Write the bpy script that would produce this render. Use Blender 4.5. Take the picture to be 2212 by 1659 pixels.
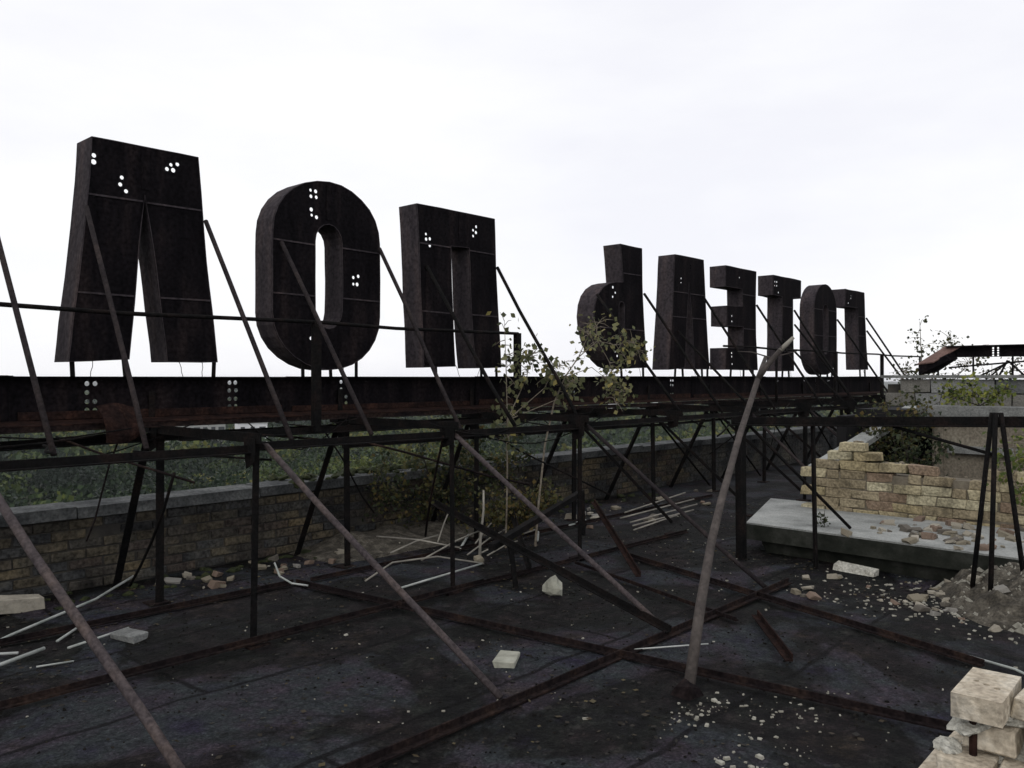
import bpy, bmesh, math, random
import numpy as np
from mathutils import Vector, Matrix, noise as mnoise

for o in list(bpy.data.objects):
    bpy.data.objects.remove(o, do_unlink=True)
scene = bpy.context.scene
COL = scene.collection
random.seed(7)
RNG = np.random.default_rng(11)

# ------------------------------------------------------------------ camera
# World axes: X runs along the roof sign, Y runs from the photographer out over
# the parapet, Z is up; the roof deck is z = 0, the street ground is z = -30.
TH = math.radians(42.5)
cam_data = bpy.data.cameras.new('camera')
cam = bpy.data.objects.new('camera', cam_data)
COL.objects.link(cam)
cam.location = (0, 0, 1.6)
cam.rotation_euler = (math.radians(90), 0, TH - math.radians(90))
cam_data.sensor_width = 36
cam_data.lens = 1811 / 2212 * 36
cam_data.shift_y = -14.5 / 2212
cam_data.clip_start = 0.05
cam_data.clip_end = 20000
scene.camera = cam

# ------------------------------------------------------------------ sky: thick overcast at dusk
SUN_EL, SUN_AZ = math.radians(30), math.radians(197)     # azimuth measured from +X
world = bpy.data.worlds.new('World')
scene.world = world
world.use_nodes = True
nt = world.node_tree
nt.nodes.clear()
wo = nt.nodes.new('ShaderNodeOutputWorld')
bg = nt.nodes.new('ShaderNodeBackground')
bg.inputs['Strength'].default_value = 0.1
sky = nt.nodes.new('ShaderNodeTexSky')
sky.sky_type = 'NISHITA'
sky.sun_disc = False
sky.sun_elevation = SUN_EL
sky.sun_rotation = math.radians(90) - SUN_AZ
tc = nt.nodes.new('ShaderNodeTexCoord')
mp = nt.nodes.new('ShaderNodeMapping')
mp.inputs['Scale'].default_value = (1, 1, 3.2)
nz = nt.nodes.new('ShaderNodeTexNoise')
nz.inputs['Scale'].default_value = 1.7
nz.inputs['Detail'].default_value = 5
nz.inputs['Roughness'].default_value = 0.55
rp = nt.nodes.new('ShaderNodeValToRGB')
rp.color_ramp.elements[0].position = 0.36
rp.color_ramp.elements[0].color = (9.55, 9.55, 10.1, 1)
rp.color_ramp.elements[1].position = 0.62
rp.color_ramp.elements[1].color = (10.7, 10.7, 10.8, 1)
mx = nt.nodes.new('ShaderNodeMix')
mx.data_type = 'RGBA'
mx.inputs['Factor'].default_value = 0.94
nt.links.new(tc.outputs['Generated'], mp.inputs['Vector'])
nt.links.new(mp.outputs['Vector'], nz.inputs['Vector'])
nt.links.new(nz.outputs['Fac'], rp.inputs['Fac'])
nt.links.new(sky.outputs['Color'], mx.inputs['A'])
nt.links.new(rp.outputs['Color'], mx.inputs['B'])
nt.links.new(mx.outputs['Result'], bg.inputs['Color'])
nt.links.new(bg.outputs['Background'], wo.inputs['Surface'])

sun_data = bpy.data.lights.new('sun', 'SUN')
sun_data.energy = 0.7
sun_data.angle = math.radians(35)
sun_data.color = (1.0, 0.95, 0.88)
sun = bpy.data.objects.new('sun', sun_data)
COL.objects.link(sun)
sd = Vector((math.cos(SUN_EL) * math.cos(SUN_AZ), math.cos(SUN_EL) * math.sin(SUN_AZ), math.sin(SUN_EL)))
sun.rotation_euler = sd.to_track_quat('Z', 'Y').to_euler()
sun.location = (-20, -10, 20)

vs = scene.view_settings
vs.view_transform = 'Standard'
vs.look = 'None'
vs.exposure = 0.0
vs.gamma = 1.0
vs.use_curve_mapping = False
scene.render.engine = 'CYCLES'


# ------------------------------------------------------------------ materials
def mat(name, cols, scale=6.0, rough=0.85, bump=0.3, detail=8.0, spec=0.25, obj_random=0.0,
        fine=None, metal=0.0, bump_scale=None, stops=None, coords='Object', bdist=0.01, rnd_cols=None):
    """cols: list of linear rgb spread over a noise ramp; rnd_cols: colours picked per object."""
    m = bpy.data.materials.new(name)
    m.use_nodes = True
    t = m.node_tree
    N, Lk = t.nodes, t.links
    b = N['Principled BSDF']
    b.inputs['Roughness'].default_value = rough
    b.inputs['Metallic'].default_value = metal
    b.inputs['Specular IOR Level'].default_value = spec
    tc = N.new('ShaderNodeTexCoord')
    if coords == 'Position':
        g = N.new('ShaderNodeNewGeometry')
        vec = g.outputs['Position']
    else:
        vec = tc.outputs[coords]
    n = N.new('ShaderNodeTexNoise')
    n.inputs['Scale'].default_value = scale
    n.inputs['Detail'].default_value = detail
    n.inputs['Roughness'].default_value = 0.62
    Lk.new(vec, n.inputs['Vector'])
    r = N.new('ShaderNodeValToRGB')
    e = r.color_ramp.elements
    k = len(cols)
    while len(e) < k:
        e.new(0.5)
    for i, c in enumerate(cols):
        e[i].position = stops[i] if stops else 0.3 + 0.4 * i / max(1, k - 1)
        e[i].color = (*c, 1)
    Lk.new(n.outputs['Fac'], r.inputs['Fac'])
    out = r.outputs['Color']
    if rnd_cols:
        oi = N.new('ShaderNodeObjectInfo')
        r2 = N.new('ShaderNodeValToRGB')
        r2.color_ramp.interpolation = 'CONSTANT'
        e2 = r2.color_ramp.elements
        while len(e2) < len(rnd_cols):
            e2.new(0.5)
        for i, c in enumerate(rnd_cols):
            e2[i].position = i / len(rnd_cols)
            e2[i].color = (*c, 1)
        Lk.new(oi.outputs['Random'], r2.inputs['Fac'])
        m3 = N.new('ShaderNodeMix')
        m3.data_type = 'RGBA'
        m3.blend_type = 'MULTIPLY'
        m3.inputs['Factor'].default_value = 1
        Lk.new(out, m3.inputs['A'])
        Lk.new(r2.outputs['Color'], m3.inputs['B'])
        out = m3.outputs['Result']
    if fine:
        n2 = N.new('ShaderNodeTexNoise')
        n2.inputs['Scale'].default_value = fine[0]
        n2.inputs['Detail'].default_value = 4
        Lk.new(vec, n2.inputs['Vector'])
        mr = N.new('ShaderNodeMapRange')
        mr.inputs['From Min'].default_value = 0.3
        mr.inputs['From Max'].default_value = 0.7
        mr.inputs['To Min'].default_value = 1 - fine[1]
        mr.inputs['To Max'].default_value = 1 + fine[1]
        Lk.new(n2.outputs['Fac'], mr.inputs['Value'])
        m2 = N.new('ShaderNodeMix')
        m2.data_type = 'RGBA'
        m2.blend_type = 'MULTIPLY'
        m2.inputs['Factor'].default_value = 1
        Lk.new(out, m2.inputs['A'])
        Lk.new(mr.outputs['Result'], m2.inputs['B'])
        out = m2.outputs['Result']
    Lk.new(out, b.inputs['Base Color'])
    if bump:
        bn = N.new('ShaderNodeTexNoise')
        bn.inputs['Scale'].default_value = bump_scale or scale * 5
        bn.inputs['Detail'].default_value = 6
        Lk.new(vec, bn.inputs['Vector'])
        bp = N.new('ShaderNodeBump')
        bp.inputs['Strength'].default_value = bump
        bp.inputs['Distance'].default_value = bdist
        Lk.new(bn.outputs['Fac'], bp.inputs['Height'])
        Lk.new(bp.outputs['Normal'], b.inputs['Normal'])
    return m


def leaf_mat(name, cols, scale, translucent=0.35):
    m = bpy.data.materials.new(name)
    m.use_nodes = True
    t = m.node_tree
    N, Lk = t.nodes, t.links
    b = N['Principled BSDF']
    b.inputs['Roughness'].default_value = 0.6
    b.inputs['Specular IOR Level'].default_value = 0.2
    at = N.new('ShaderNodeAttribute')
    at.attribute_name = 'tint'
    r = N.new('ShaderNodeValToRGB')
    e = r.color_ramp.elements
    while len(e) < len(cols):
        e.new(0.5)
    for i, c in enumerate(cols):
        e[i].position = i / (len(cols) - 1)
        e[i].color = (*c, 1)
    Lk.new(at.outputs['Fac'], r.inputs['Fac'])
    Lk.new(r.outputs['Color'], b.inputs['Base Color'])
    tr = N.new('ShaderNodeBsdfTranslucent')
    Lk.new(r.outputs['Color'], tr.inputs['Color'])
    ms = N.new('ShaderNodeMixShader')
    ms.inputs['Fac'].default_value = translucent
    Lk.new(b.outputs['BSDF'], ms.inputs[1])
    Lk.new(tr.outputs['BSDF'], ms.inputs[2])
    Lk.new(ms.outputs['Shader'], N['Material Output'].inputs['Surface'])
    return m


M = {}
M['plate'] = mat('dark_sheet', [(.003, .0028, .0035), (.007, .006, .0072), (.018, .0135, .014)], 4, .9, .25, fine=(38, .55), spec=.04)
M['band'] = mat('lit_rusty_band', [(.026, .022, .026), (.042, .036, .04), (.066, .05, .05)], 3.5, .85, .25, fine=(30, .4), spec=.06)  # rusty letter sides, lighter than the plates: light from the left is in the colour
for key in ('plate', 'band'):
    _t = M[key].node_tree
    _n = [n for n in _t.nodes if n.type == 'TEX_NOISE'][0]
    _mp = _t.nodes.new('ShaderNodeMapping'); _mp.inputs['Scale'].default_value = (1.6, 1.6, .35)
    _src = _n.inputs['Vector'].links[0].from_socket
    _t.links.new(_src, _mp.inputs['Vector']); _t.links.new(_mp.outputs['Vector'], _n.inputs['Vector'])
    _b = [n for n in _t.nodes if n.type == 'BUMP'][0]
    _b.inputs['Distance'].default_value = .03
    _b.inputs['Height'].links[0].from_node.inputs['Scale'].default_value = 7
M['steel'] = mat('dark_angle_iron', [(.004, .0045, .005), (.008, .0075, .0075), (.016, .011, .010)], 7, .85, .2, fine=(60, .45), spec=.06)
M['rail'] = mat('dull_rust_iron', [(.006, .005, .006), (.014, .010, .010), (.03, .019, .015)], 5, .9, .3, fine=(40, .5), spec=.06)
M['strut'] = mat('weathered_pipe', [(.014, .012, .014), (.024, .02, .021), (.04, .031, .029)], 5, .85, .2, fine=(55, .4), spec=.08)
M['strut_near'] = mat('grey_brown_pipe', [(.04, .034, .037), (.06, .05, .051), (.085, .066, .06)], 6, .85, .2, fine=(55, .4), spec=.08)
M['rust'] = mat('orange_rust', [(.010, .007, .007), (.02, .0115, .010), (.04, .02, .015)], 9, .9, .4, fine=(50, .45), spec=.05)
M['redband'] = mat('brown_rust_sheet', [(.10, .06, .05), (.15, .092, .08), (.19, .12, .10)], 4, .8, .25, fine=(30, .25))
M['concrete'] = mat('weathered_concrete', [(.09, .094, .09), (.16, .165, .16), (.23, .235, .23)], 5, .9, .35, fine=(60, .3))
M['slab'] = mat('pale_concrete', [(.13, .135, .13), (.26, .27, .26), (.36, .365, .35)], 2.6, .9, .3, fine=(70, .22))
M['brick_old'] = mat('sooty_brick', [(.25, .26, .29), (.75, .74, .74), (1.35, 1.22, 1.0)], 2.6, .95, .6, fine=(38, .55), coords='Position', spec=.05, bump_scale=45,
                     rnd_cols=[(.085, .078, .068), (.10, .092, .074), (.078, .08, .08), (.12, .105, .078), (.092, .078, .068), (.07, .07, .068)])
M['brick_pale'] = mat('yellow_brick', [(.42, .41, .4), (.8, .78, .74), (1.0, .98, .95), (1.15, 1.14, 1.12)], 4.5, .95, .8, fine=(45, .4), coords='Position', bdist=.015, bump_scale=55, stops=[.3, .44, .56, .7],
                      rnd_cols=[(.33, .285, .185), (.38, .34, .23), (.26, .22, .15), (.41, .38, .27), (.28, .24, .165), (.22, .165, .12), (.34, .29, .18)])
M['brick_near'] = mat('pale_facing_brick', [(.3, .25, .19), (.44, .385, .3), (.56, .52, .44)], 9, .95, .9, fine=(60, .3), bdist=.012, bump_scale=40)
M['mortar'] = mat('mortar', [(.26, .25, .21), (.42, .41, .36), (.55, .54, .48)], 18, .95, 1.0, fine=(60, .35), bdist=.012)
M['mortar_dark'] = mat('dirty_mortar', [(.024, .024, .024), (.054, .051, .047), (.09, .082, .068)], 4, .95, .5, coords='Position', spec=.05)
M['coping'] = mat('dirty_coping', [(.04, .043, .045), (.09, .094, .095), (.165, .17, .165)], 4, .95, .5, fine=(45, .4), coords='Position', spec=.08)
M['mortar_mid'] = mat('grey_mortar', [(.09, .08, .06), (.15, .13, .10), (.21, .185, .14)], 12, .95, .5)
M['plaster'] = mat('stained_plaster', [(.10, .085, .065), (.16, .14, .11), (.21, .19, .15)], 5, .92, .4, fine=(40, .3))
M['block'] = mat('grey_block', [(.75, .75, .75), (.95, .95, .95), (1.15, 1.15, 1.12)], 8, .92, .45, fine=(60, .3),
                 rnd_cols=[(.14, .145, .14), (.18, .185, .18), (.11, .115, .115), (.22, .225, .22), (.16, .155, .14)])
M['unlit'] = mat('unlit_interior', [(.008, .008, .009), (.014, .014, .015)], 5, .95, .2)  # near-black colour stands in for the lack of light inside
M['pvc'] = mat('white_conduit', [(.2, .23, .21), (.36, .38, .36), (.5, .51, .5)], 6, .5, .05)
M['wood_grey'] = mat('grey_weathered_wood', [(.036, .031, .03), (.062, .053, .049), (.09, .077, .07)], 7, .85, .35, fine=(40, .25))
M['wood_pale'] = mat('pale_split_wood', [(.13, .125, .11), (.24, .225, .195), (.36, .34, .29)], 5, .8, .2, coords='Position')
M['bark'] = mat('birch_bark', [(.09, .075, .055), (.18, .155, .12), (.26, .23, .19)], 30, .85, .3)
M['twig'] = mat('dark_twig', [(.02, .017, .014), (.04, .034, .028)], 20, .9, .2)
M['chip'] = mat('pale_flake', [(.14, .135, .11), (.26, .25, .21), (.42, .41, .36)], 9, .9, .2)
M['rubble'] = mat('rubble', [(.6, .58, .55), (.95, .93, .9), (1.15, 1.1, 1.05)], 16, .95, .5,
                  rnd_cols=[(.22, .2, .155), (.29, .27, .225), (.13, .12, .105), (.36, .34, .29), (.2, .15, .12), (.25, .245, .23)])
M['stone'] = mat('pale_foam_lump', [(.2, .2, .165), (.3, .3, .25), (.4, .4, .34)], 9, .95, .6)
M['white_wall'] = mat('whitewashed_panel', [(.55, .56, .58), (.68, .69, .7)], .3, .9, 0)
M['grey_wall'] = mat('grey_panel', [(.24, .25, .24), (.33, .34, .33)], .3, .9, 0)
M['window'] = mat('dark_pane', [(.03, .035, .04), (.05, .055, .06)], .5, .25, 0, spec=.5)

# bitumen roof: smooth bluish felt where bare, rough brown-black grit elsewhere
m = bpy.data.materials.new('bitumen_roof')
m.use_nodes = True
N, Lk = m.node_tree.nodes, m.node_tree.links
b = N['Principled BSDF']
tcn = N.new('ShaderNodeTexCoord')
def NZ(scale, detail, rough=.6, dist=0.0):
    n = N.new('ShaderNodeTexNoise')
    n.inputs['Scale'].default_value = scale
    n.inputs['Detail'].default_value = detail
    n.inputs['Roughness'].default_value = rough
    n.inputs['Distortion'].default_value = dist
    Lk.new(tcn.outputs['Object'], n.inputs['Vector'])
    return n
def RP(src, st):
    r = N.new('ShaderNodeValToRGB')
    e = r.color_ramp.elements
    while len(e) < len(st):
        e.new(.5)
    for i, (p, c) in enumerate(st):
        e[i].position = p
        e[i].color = (*c, 1)
    Lk.new(src, r.inputs['Fac'])
    return r
def MIX(f, a, b_, blend='MIX'):
    x = N.new('ShaderNodeMix')
    x.data_type = 'RGBA'
    x.blend_type = blend
    if isinstance(f, (int, float)):
        x.inputs['Factor'].default_value = f
    else:
        Lk.new(f, x.inputs['Factor'])
    Lk.new(a, x.inputs['A'])
    Lk.new(b_, x.inputs['B'])
    return x.outputs['Result']
grit = RP(NZ(7, 14, .85).outputs['Fac'], [(.4, (.0015, .0015, .002)), (.5, (.006, .0056, .006)), (.58, (.018, .0172, .0172)), (.7, (.05, .047, .042))])
felt = RP(NZ(22, 10, .8).outputs['Fac'], [(.36, (.011, .0115, .016)), (.5, (.025, .0255, .033)), (.64, (.046, .0465, .058))])
mask = RP(NZ(.8, 8, .62, .8).outputs['Fac'], [(.49, (0, 0, 0)), (.55, (1, 1, 1))])
tone = RP(NZ(2.3, 6, .6).outputs['Fac'], [(.3, (.6, .48, .8)), (.45, (.85, 1.0, .85)), (.58, (1.1, .88, .95)), (.7, (1.4, 1.1, .8))])
colr = MIX(mask.outputs['Color'], grit.outputs['Color'], felt.outputs['Color'])
colr = MIX(1.0, colr, tone.outputs['Color'], 'MULTIPLY')
# lapped felt sheets one metre wide: a dark tar seam at every lap, wavering a little
wob = NZ(1.4, 4)
va = N.new('ShaderNodeVectorMath'); va.operation = 'MULTIPLY_ADD'
Lk.new(wob.outputs['Color'], va.inputs[0]); va.inputs[1].default_value = (.16, .16, 0)
Lk.new(tcn.outputs['Object'], va.inputs[2])
bt = N.new('ShaderNodeTexBrick')
bt.inputs['Scale'].default_value = 1.0
bt.inputs['Brick Width'].default_value = 4.3
bt.inputs['Row Height'].default_value = 1.02
bt.inputs['Mortar Size'].default_value = .022
bt.inputs['Mortar Smooth'].default_value = .6
Lk.new(va.outputs['Vector'], bt.inputs['Vector'])
seam = RP(bt.outputs['Fac'], [(0, (1, 1, 1)), (1, (.22, .2, .22))])
colr = MIX(1.0, colr, seam.outputs['Color'], 'MULTIPLY')
# hairline cracks
vo = N.new('ShaderNodeTexVoronoi'); vo.feature = 'DISTANCE_TO_EDGE'
vo.inputs['Scale'].default_value = 2.6
Lk.new(va.outputs['Vector'], vo.inputs['Vector'])
crk = RP(vo.outputs['Distance'], [(.0, (.35, .33, .33)), (.018, (1, 1, 1))])
colr = MIX(.6, colr, MIX(1.0, colr, crk.outputs['Color'], 'MULTIPLY'))
# washed-in pale dust
spk = RP(NZ(75, 5, .7).outputs['Fac'], [(.34, (.35, .35, .36)), (.5, (.9, .9, .9)), (.62, (1.5, 1.5, 1.45)), (.74, (3.2, 3.2, 3.0))])
colr = MIX(1.0, colr, spk.outputs['Color'], 'MULTIPLY')
dst = RP(NZ(3.1, 9, .72).outputs['Fac'], [(.62, (0, 0, 0)), (.78, (.45, .45, .45))])
pale = RP(NZ(60, 4).outputs['Fac'], [(.3, (.05, .048, .044)), (.7, (.12, .115, .105))])
colr = MIX(dst.outputs['Color'], colr, pale.outputs['Color'])
Lk.new(colr, b.inputs['Base Color'])
b.inputs['Roughness'].default_value = .75
b.inputs['Specular IOR Level'].default_value = .1
bpn = N.new('ShaderNodeBump')
bpn.inputs['Strength'].default_value = .7
bpn.inputs['Distance'].default_value = .02
Lk.new(NZ(30, 8, .7).outputs['Fac'], bpn.inputs['Height'])
Lk.new(bpn.outputs['Normal'], b.inputs['Normal'])
M['roof'] = m
M['ground'] = mat('forest_floor', [(.02, .026, .014), (.035, .042, .022), (.05, .05, .03)], .02, .95, 0, coords='Position')
M['moss'] = mat('moss', [(.012, .016, .007), (.025, .032, .012), (.05, .052, .02)], 20, .95, .8)
M['slab_dark'] = mat('dark_slab_tone', [(.006, .008, .006), (.016, .018, .014), (.04, .042, .036)], 6, .95, .6, coords='Position')  # dark colour of the slab edge plate, also of the shadow fill below
M['gritm'] = mat('black_grit', [(.004, .004, .004), (.014, .013, .012), (.05, .046, .04)], 9, .95, .3, coords='Position', spec=.05)
M['earth'] = mat('dusty_earth', [(.02, .018, .014), (.06, .053, .042), (.13, .118, .095)], 12, .95, .8, fine=(60, .4), coords='Position')
M['leaf'] = leaf_mat('birch_leaf', [(.05, .06, .03), (.11, .12, .06), (.2, .2, .1), (.34, .29, .1)], 3)
M['leaf_dark'] = leaf_mat('shrub_leaf', [(.022, .032, .016), (.045, .056, .026), (.09, .088, .032), (.13, .095, .036)], 3)
M['leaf_lime'] = leaf_mat('lime_leaf', [(.05, .08, .02), (.10, .13, .035), (.19, .21, .05), (.3, .3, .06)], 3)
M['litter'] = leaf_mat('dead_leaf', [(.010, .009, .007), (.022, .018, .013), (.04, .03, .018), (.085, .07, .035)], 3, .1)
M['forest'] = leaf_mat('forest_leaf', [(.007, .016, .008), (.015, .03, .012), (.03, .052, .015), (.075, .095, .018), (.125, .115, .025)], 3, .2)


# ------------------------------------------------------------------ mesh helpers
class MB:
    def __init__(self):
        self.v, self.f = [], []

    def add(self, v, f):
        n = len(self.v)
        self.v += [tuple(p) for p in v]
        self.f += [tuple(i + n for i in q) for q in f]
        return self

    def box(self, x0, x1, y0, y1, z0, z1):
        v = [(x, y, z) for x in (x0, x1) for y in (y0, y1) for z in (z0, z1)]
        return self.add(v, [(0, 1, 3, 2), (4, 6, 7, 5), (0, 4, 5, 1), (2, 3, 7, 6), (0, 2, 6, 4), (1, 5, 7, 3)])

    def hexa(self, bottom, top):
        """eight corners: four bottom, four top, same order."""
        return self.add(list(bottom) + list(top), [(3, 2, 1, 0), (4, 5, 6, 7), (0, 1, 5, 4), (1, 2, 6, 5), (2, 3, 7, 6), (3, 0, 4, 7)])

    def prism(self, p0, p1, prof, up=(0, 0, 1)):
        """sweep a closed 2-d profile (u, w) from p0 to p1."""
        p0, p1 = Vector(p0), Vector(p1)
        d = (p1 - p0).normalized()
        upv = Vector(up)
        if abs(d.dot(upv)) > .95:
            upv = Vector((0, 1, 0))
        u = d.cross(upv).normalized()
        w = u.cross(d).normalized()
        n = len(prof)
        v = [p + u * a + w * c for p in (p0, p1) for a, c in prof]
        f = [(i, (i + 1) % n, n + (i + 1) % n, n + i) for i in range(n)]
        f += [tuple(range(n - 1, -1, -1)), tuple(range(n, 2 * n))]
        return self.add(v, f)

    def tube(self, pts, radii, n=8):
        pts = [Vector(p) for p in pts]
        if not isinstance(radii, (list, tuple)):
            radii = [radii] * len(pts)
        v, f = [], []
        prev = None
        for i, p in enumerate(pts):
            d = (pts[min(i + 1, len(pts) - 1)] - pts[max(i - 1, 0)]).normalized()
            if prev is None:
                a = Vector((0, 0, 1)) if abs(d.z) < .9 else Vector((1, 0, 0))
                u = d.cross(a).normalized()
            else:
                u = (prev - d * prev.dot(d)).normalized()
            prev = u
            w = d.cross(u)
            for k in range(n):
                t = 2 * math.pi * k / n
                v.append(p + (u * math.cos(t) + w * math.sin(t)) * radii[i])
        for i in range(len(pts) - 1):
            for k in range(n):
                f.append((i * n + k, i * n + (k + 1) % n, (i + 1) * n + (k + 1) % n, (i + 1) * n + k))
        f.append(tuple(range(n - 1, -1, -1)))
        f.append(tuple(range((len(pts) - 1) * n, len(pts) * n)))
        return self.add(v, f)

    def mesh(self, name, off=(0, 0, 0)):
        me = bpy.data.meshes.new(name)
        ox, oy, oz = off
        me.from_pydata([(x - ox, y - oy, z - oz) for x, y, z in self.v], [], self.f)
        me.update()
        return me


def origin(parent):
    o = Vector((0, 0, 0))
    while parent is not None:
        o += parent.location
        parent = parent.parent
    return o


def link(name, me, material, parent=None, loc=(0, 0, 0), smooth=False):
    o = bpy.data.objects.new(name, me)
    COL.objects.link(o)
    if material is not None and len(me.materials) == 0:
        me.materials.append(material)
    o.location = loc
    if parent is not None:
        o.parent = parent
    if smooth:
        for p in me.polygons:
            p.use_smooth = True
    return o


def part(name, mb, material, parent, smooth=False):
    return link(name, mb.mesh(name, origin(parent)), material, parent, smooth=smooth)


def tag(o, label, cat, group=None):
    o['label'] = label
    o['category'] = cat
    if group:
        o['group'] = group
    return o


def thing(name, label, cat, loc, group=None):
    o = bpy.data.objects.new(name, None)
    COL.objects.link(o)
    o.empty_display_size = .1
    o.location = loc
    return tag(o, label, cat, group)


def solo(name, mb, material, label, cat, base, group=None, smooth=False):
    o = link(name, mb.mesh(name, base), material, None, base, smooth)
    return tag(o, label, cat, group)


def struct(name, mb, material, kind='structure'):
    o = link(name, mb.mesh(name), material)
    o['kind'] = kind
    return o


ANG = lambda s, t=.006: [(-s / 2, -s / 2), (s / 2, -s / 2), (s / 2, -s / 2 + t), (-s / 2 + t, -s / 2 + t), (-s / 2 + t, s / 2), (-s / 2, s / 2)]
SQ = lambda a, b_: [(-a / 2, -b_ / 2), (a / 2, -b_ / 2), (a / 2, b_ / 2), (-a / 2, b_ / 2)]


def flat_with_holes(name, outer_loops, thick):
    """filled 2-d outline with holes (even-odd), in the X-Z plane, y from 0 to thick."""
    cu = bpy.data.curves.new(name, 'CURVE')
    cu.dimensions = '2D'
    cu.fill_mode = 'BOTH'
    cu.extrude = thick / 2
    for lp in outer_loops:
        s = cu.splines.new('POLY')
        s.points.add(len(lp) - 1)
        for i, (x, y) in enumerate(lp):
            s.points[i].co = (x, y, 0, 1)
        s.use_cyclic_u = True
    ob = bpy.data.objects.new(name, cu)
    COL.objects.link(ob)
    bpy.context.view_layer.update()
    dg = bpy.context.evaluated_depsgraph_get()
    me = bpy.data.meshes.new_from_object(ob.evaluated_get(dg))
    bpy.data.objects.remove(ob, do_unlink=True)
    bpy.data.curves.remove(cu)
    me.transform(Matrix(((1, 0, 0, 0), (0, 0, -1, thick / 2), (0, 1, 0, 0), (0, 0, 0, 1))))
    me.name = name
    return me


def circ(x, z, r, n=12):
    return [(x + r * math.cos(2 * math.pi * k / n), z + r * math.sin(2 * math.pi * k / n)) for k in range(n)]


def stadium(cx, z0, z1, hw, cap, n=14):
    """rounded letter O outline: elliptical caps of height cap on straight sides."""
    out = []
    for k in range(n + 1):
        t = math.pi * k / n
        out.append((cx + hw * math.cos(t), z1 - cap + cap * math.sin(t)))
    for k in range(n + 1):
        t = math.pi + math.pi * k / n
        out.append((cx + hw * math.cos(t), z0 + cap + cap * math.sin(t)))
    return out


def rock(mb, c, s, seed, flat=.7, sub=1):
    bm = bmesh.new()
    bmesh.ops.create_icosphere(bm, subdivisions=sub, radius=1)
    rr = random.Random(seed)
    ofs = Vector((rr.uniform(0, 50), rr.uniform(0, 50), 0))
    rot = Matrix.Rotation(rr.uniform(0, 6.3), 3, 'Z') @ Matrix.Rotation(rr.uniform(-.4, .4), 3, 'X')
    ax = (rr.uniform(.75, 1.25), rr.uniform(.6, 1.0), flat * rr.uniform(.8, 1.2))
    v = []
    for q in bm.verts:
        p = q.co * (1 + .45 * mnoise.noise(q.co * 1.3 + ofs) + rr.uniform(-.08, .08))
        p = rot @ Vector((p.x * ax[0], p.y * ax[1], p.z * ax[2]))
        v.append((c[0] + p.x * s, c[1] + p.y * s, c[2] + p.z * s))
    f = [tuple(x.index for x in q.verts) for q in bm.faces]
    bm.free()
    return mb.add(v, f)


def brick_mesh(name, l, w, h, mtl, seed=0, chip=.006):
    """a worn brick: box with shaken, bevelled corners; length along Y."""
    rr = random.Random(seed)
    bm = bmesh.new()
    bmesh.ops.create_cube(bm, size=1)
    for v in bm.verts:
        v.co = Vector((v.co.x * w, v.co.y * l, v.co.z * h)) + Vector((rr.uniform(-chip, chip), rr.uniform(-chip, chip), rr.uniform(-chip, chip) * .6))
    bmesh.ops.bevel(bm, geom=bm.edges[:], offset=.005, segments=1, affect='EDGES')
    me = bpy.data.meshes.new(name)
    bm.to_mesh(me)
    bm.free()
    me.materials.append(mtl)
    return me


def leaves_mesh(name, pts, sizes, tints, mtl, off=(0, 0, 0), droop=.5, fold=True):
    """one quad-ish leaf per point (numpy), tint stored as a face attribute."""
    n = len(pts)
    pts = np.asarray(pts, float) - np.asarray(off, float)
    d = RNG.normal(size=(n, 3))
    d[:, 2] -= droop
    d /= np.linalg.norm(d, axis=1)[:, None]
    a = RNG.normal(size=(n, 3))
    s = np.cross(d, a)
    s /= np.linalg.norm(s, axis=1)[:, None]
    sz = np.asarray(sizes)[:, None]
    v = np.stack([pts, pts + d * sz * .5 + s * sz * .42, pts + d * sz, pts + d * sz * .5 - s * sz * .42], 1).reshape(-1, 3)
    me = bpy.data.meshes.new(name)
    me.vertices.add(n * 4)
    me.vertices.foreach_set('co', v.ravel())
    me.loops.add(n * 4)
    me.loops.foreach_set('vertex_index', np.arange(n * 4, dtype=np.int32))
    me.polygons.add(n)
    me.polygons.foreach_set('loop_start', np.arange(n, dtype=np.int32) * 4)
    me.polygons.foreach_set('loop_total', np.full(n, 4, np.int32))
    at = me.attributes.new('tint', 'FLOAT', 'FACE')
    at.data.foreach_set('value', np.clip(np.asarray(tints, float), 0, 1).astype(np.float32))
    me.update(calc_edges=True)
    me.materials.append(mtl)
    return me


# ------------------------------------------------------------------ ground, roof deck
GZ = -30.0
seg = 64
gv = [(0, 0, GZ)] + [(7000 * math.cos(2 * math.pi * k / seg), 7000 * math.sin(2 * math.pi * k / seg), GZ) for k in range(seg)]
struct('ground', MB().add(gv, [(0, k + 1, (k + 1) % seg + 1) for k in range(seg)]), M['ground'])

PY = 6.65                                             # inner face of the front parapet
def deckz(x, y):
    return .022 * mnoise.noise(Vector((x * .8, y * .8, 3))) + .010 * mnoise.noise(Vector((x * 4, y * 4, 9)))
nx, ny = 220, 160
xs = np.linspace(-9, 20.5, nx)
ys = np.linspace(-9, 6.95, ny)
v, f = [], []
for i, x in enumerate(xs):
    for j, y in enumerate(ys):
        v.append((x, y, deckz(x, y)))
for i in range(nx - 1):
    for j in range(ny - 1):
        f.append((i * ny + j, (i + 1) * ny + j, (i + 1) * ny + j + 1, i * ny + j + 1))
deck = struct('roof_deck', MB().add(v, f), M['roof'])
for p in deck.data.polygons:
    p.use_smooth = True
solo('hotel_block', MB().box(-9, 20.5, -9, 6.95, GZ, -.06), M['grey_wall'],
     'grey hotel block carrying the flat roof with the letters', 'building', (5.7, -1, GZ))

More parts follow.
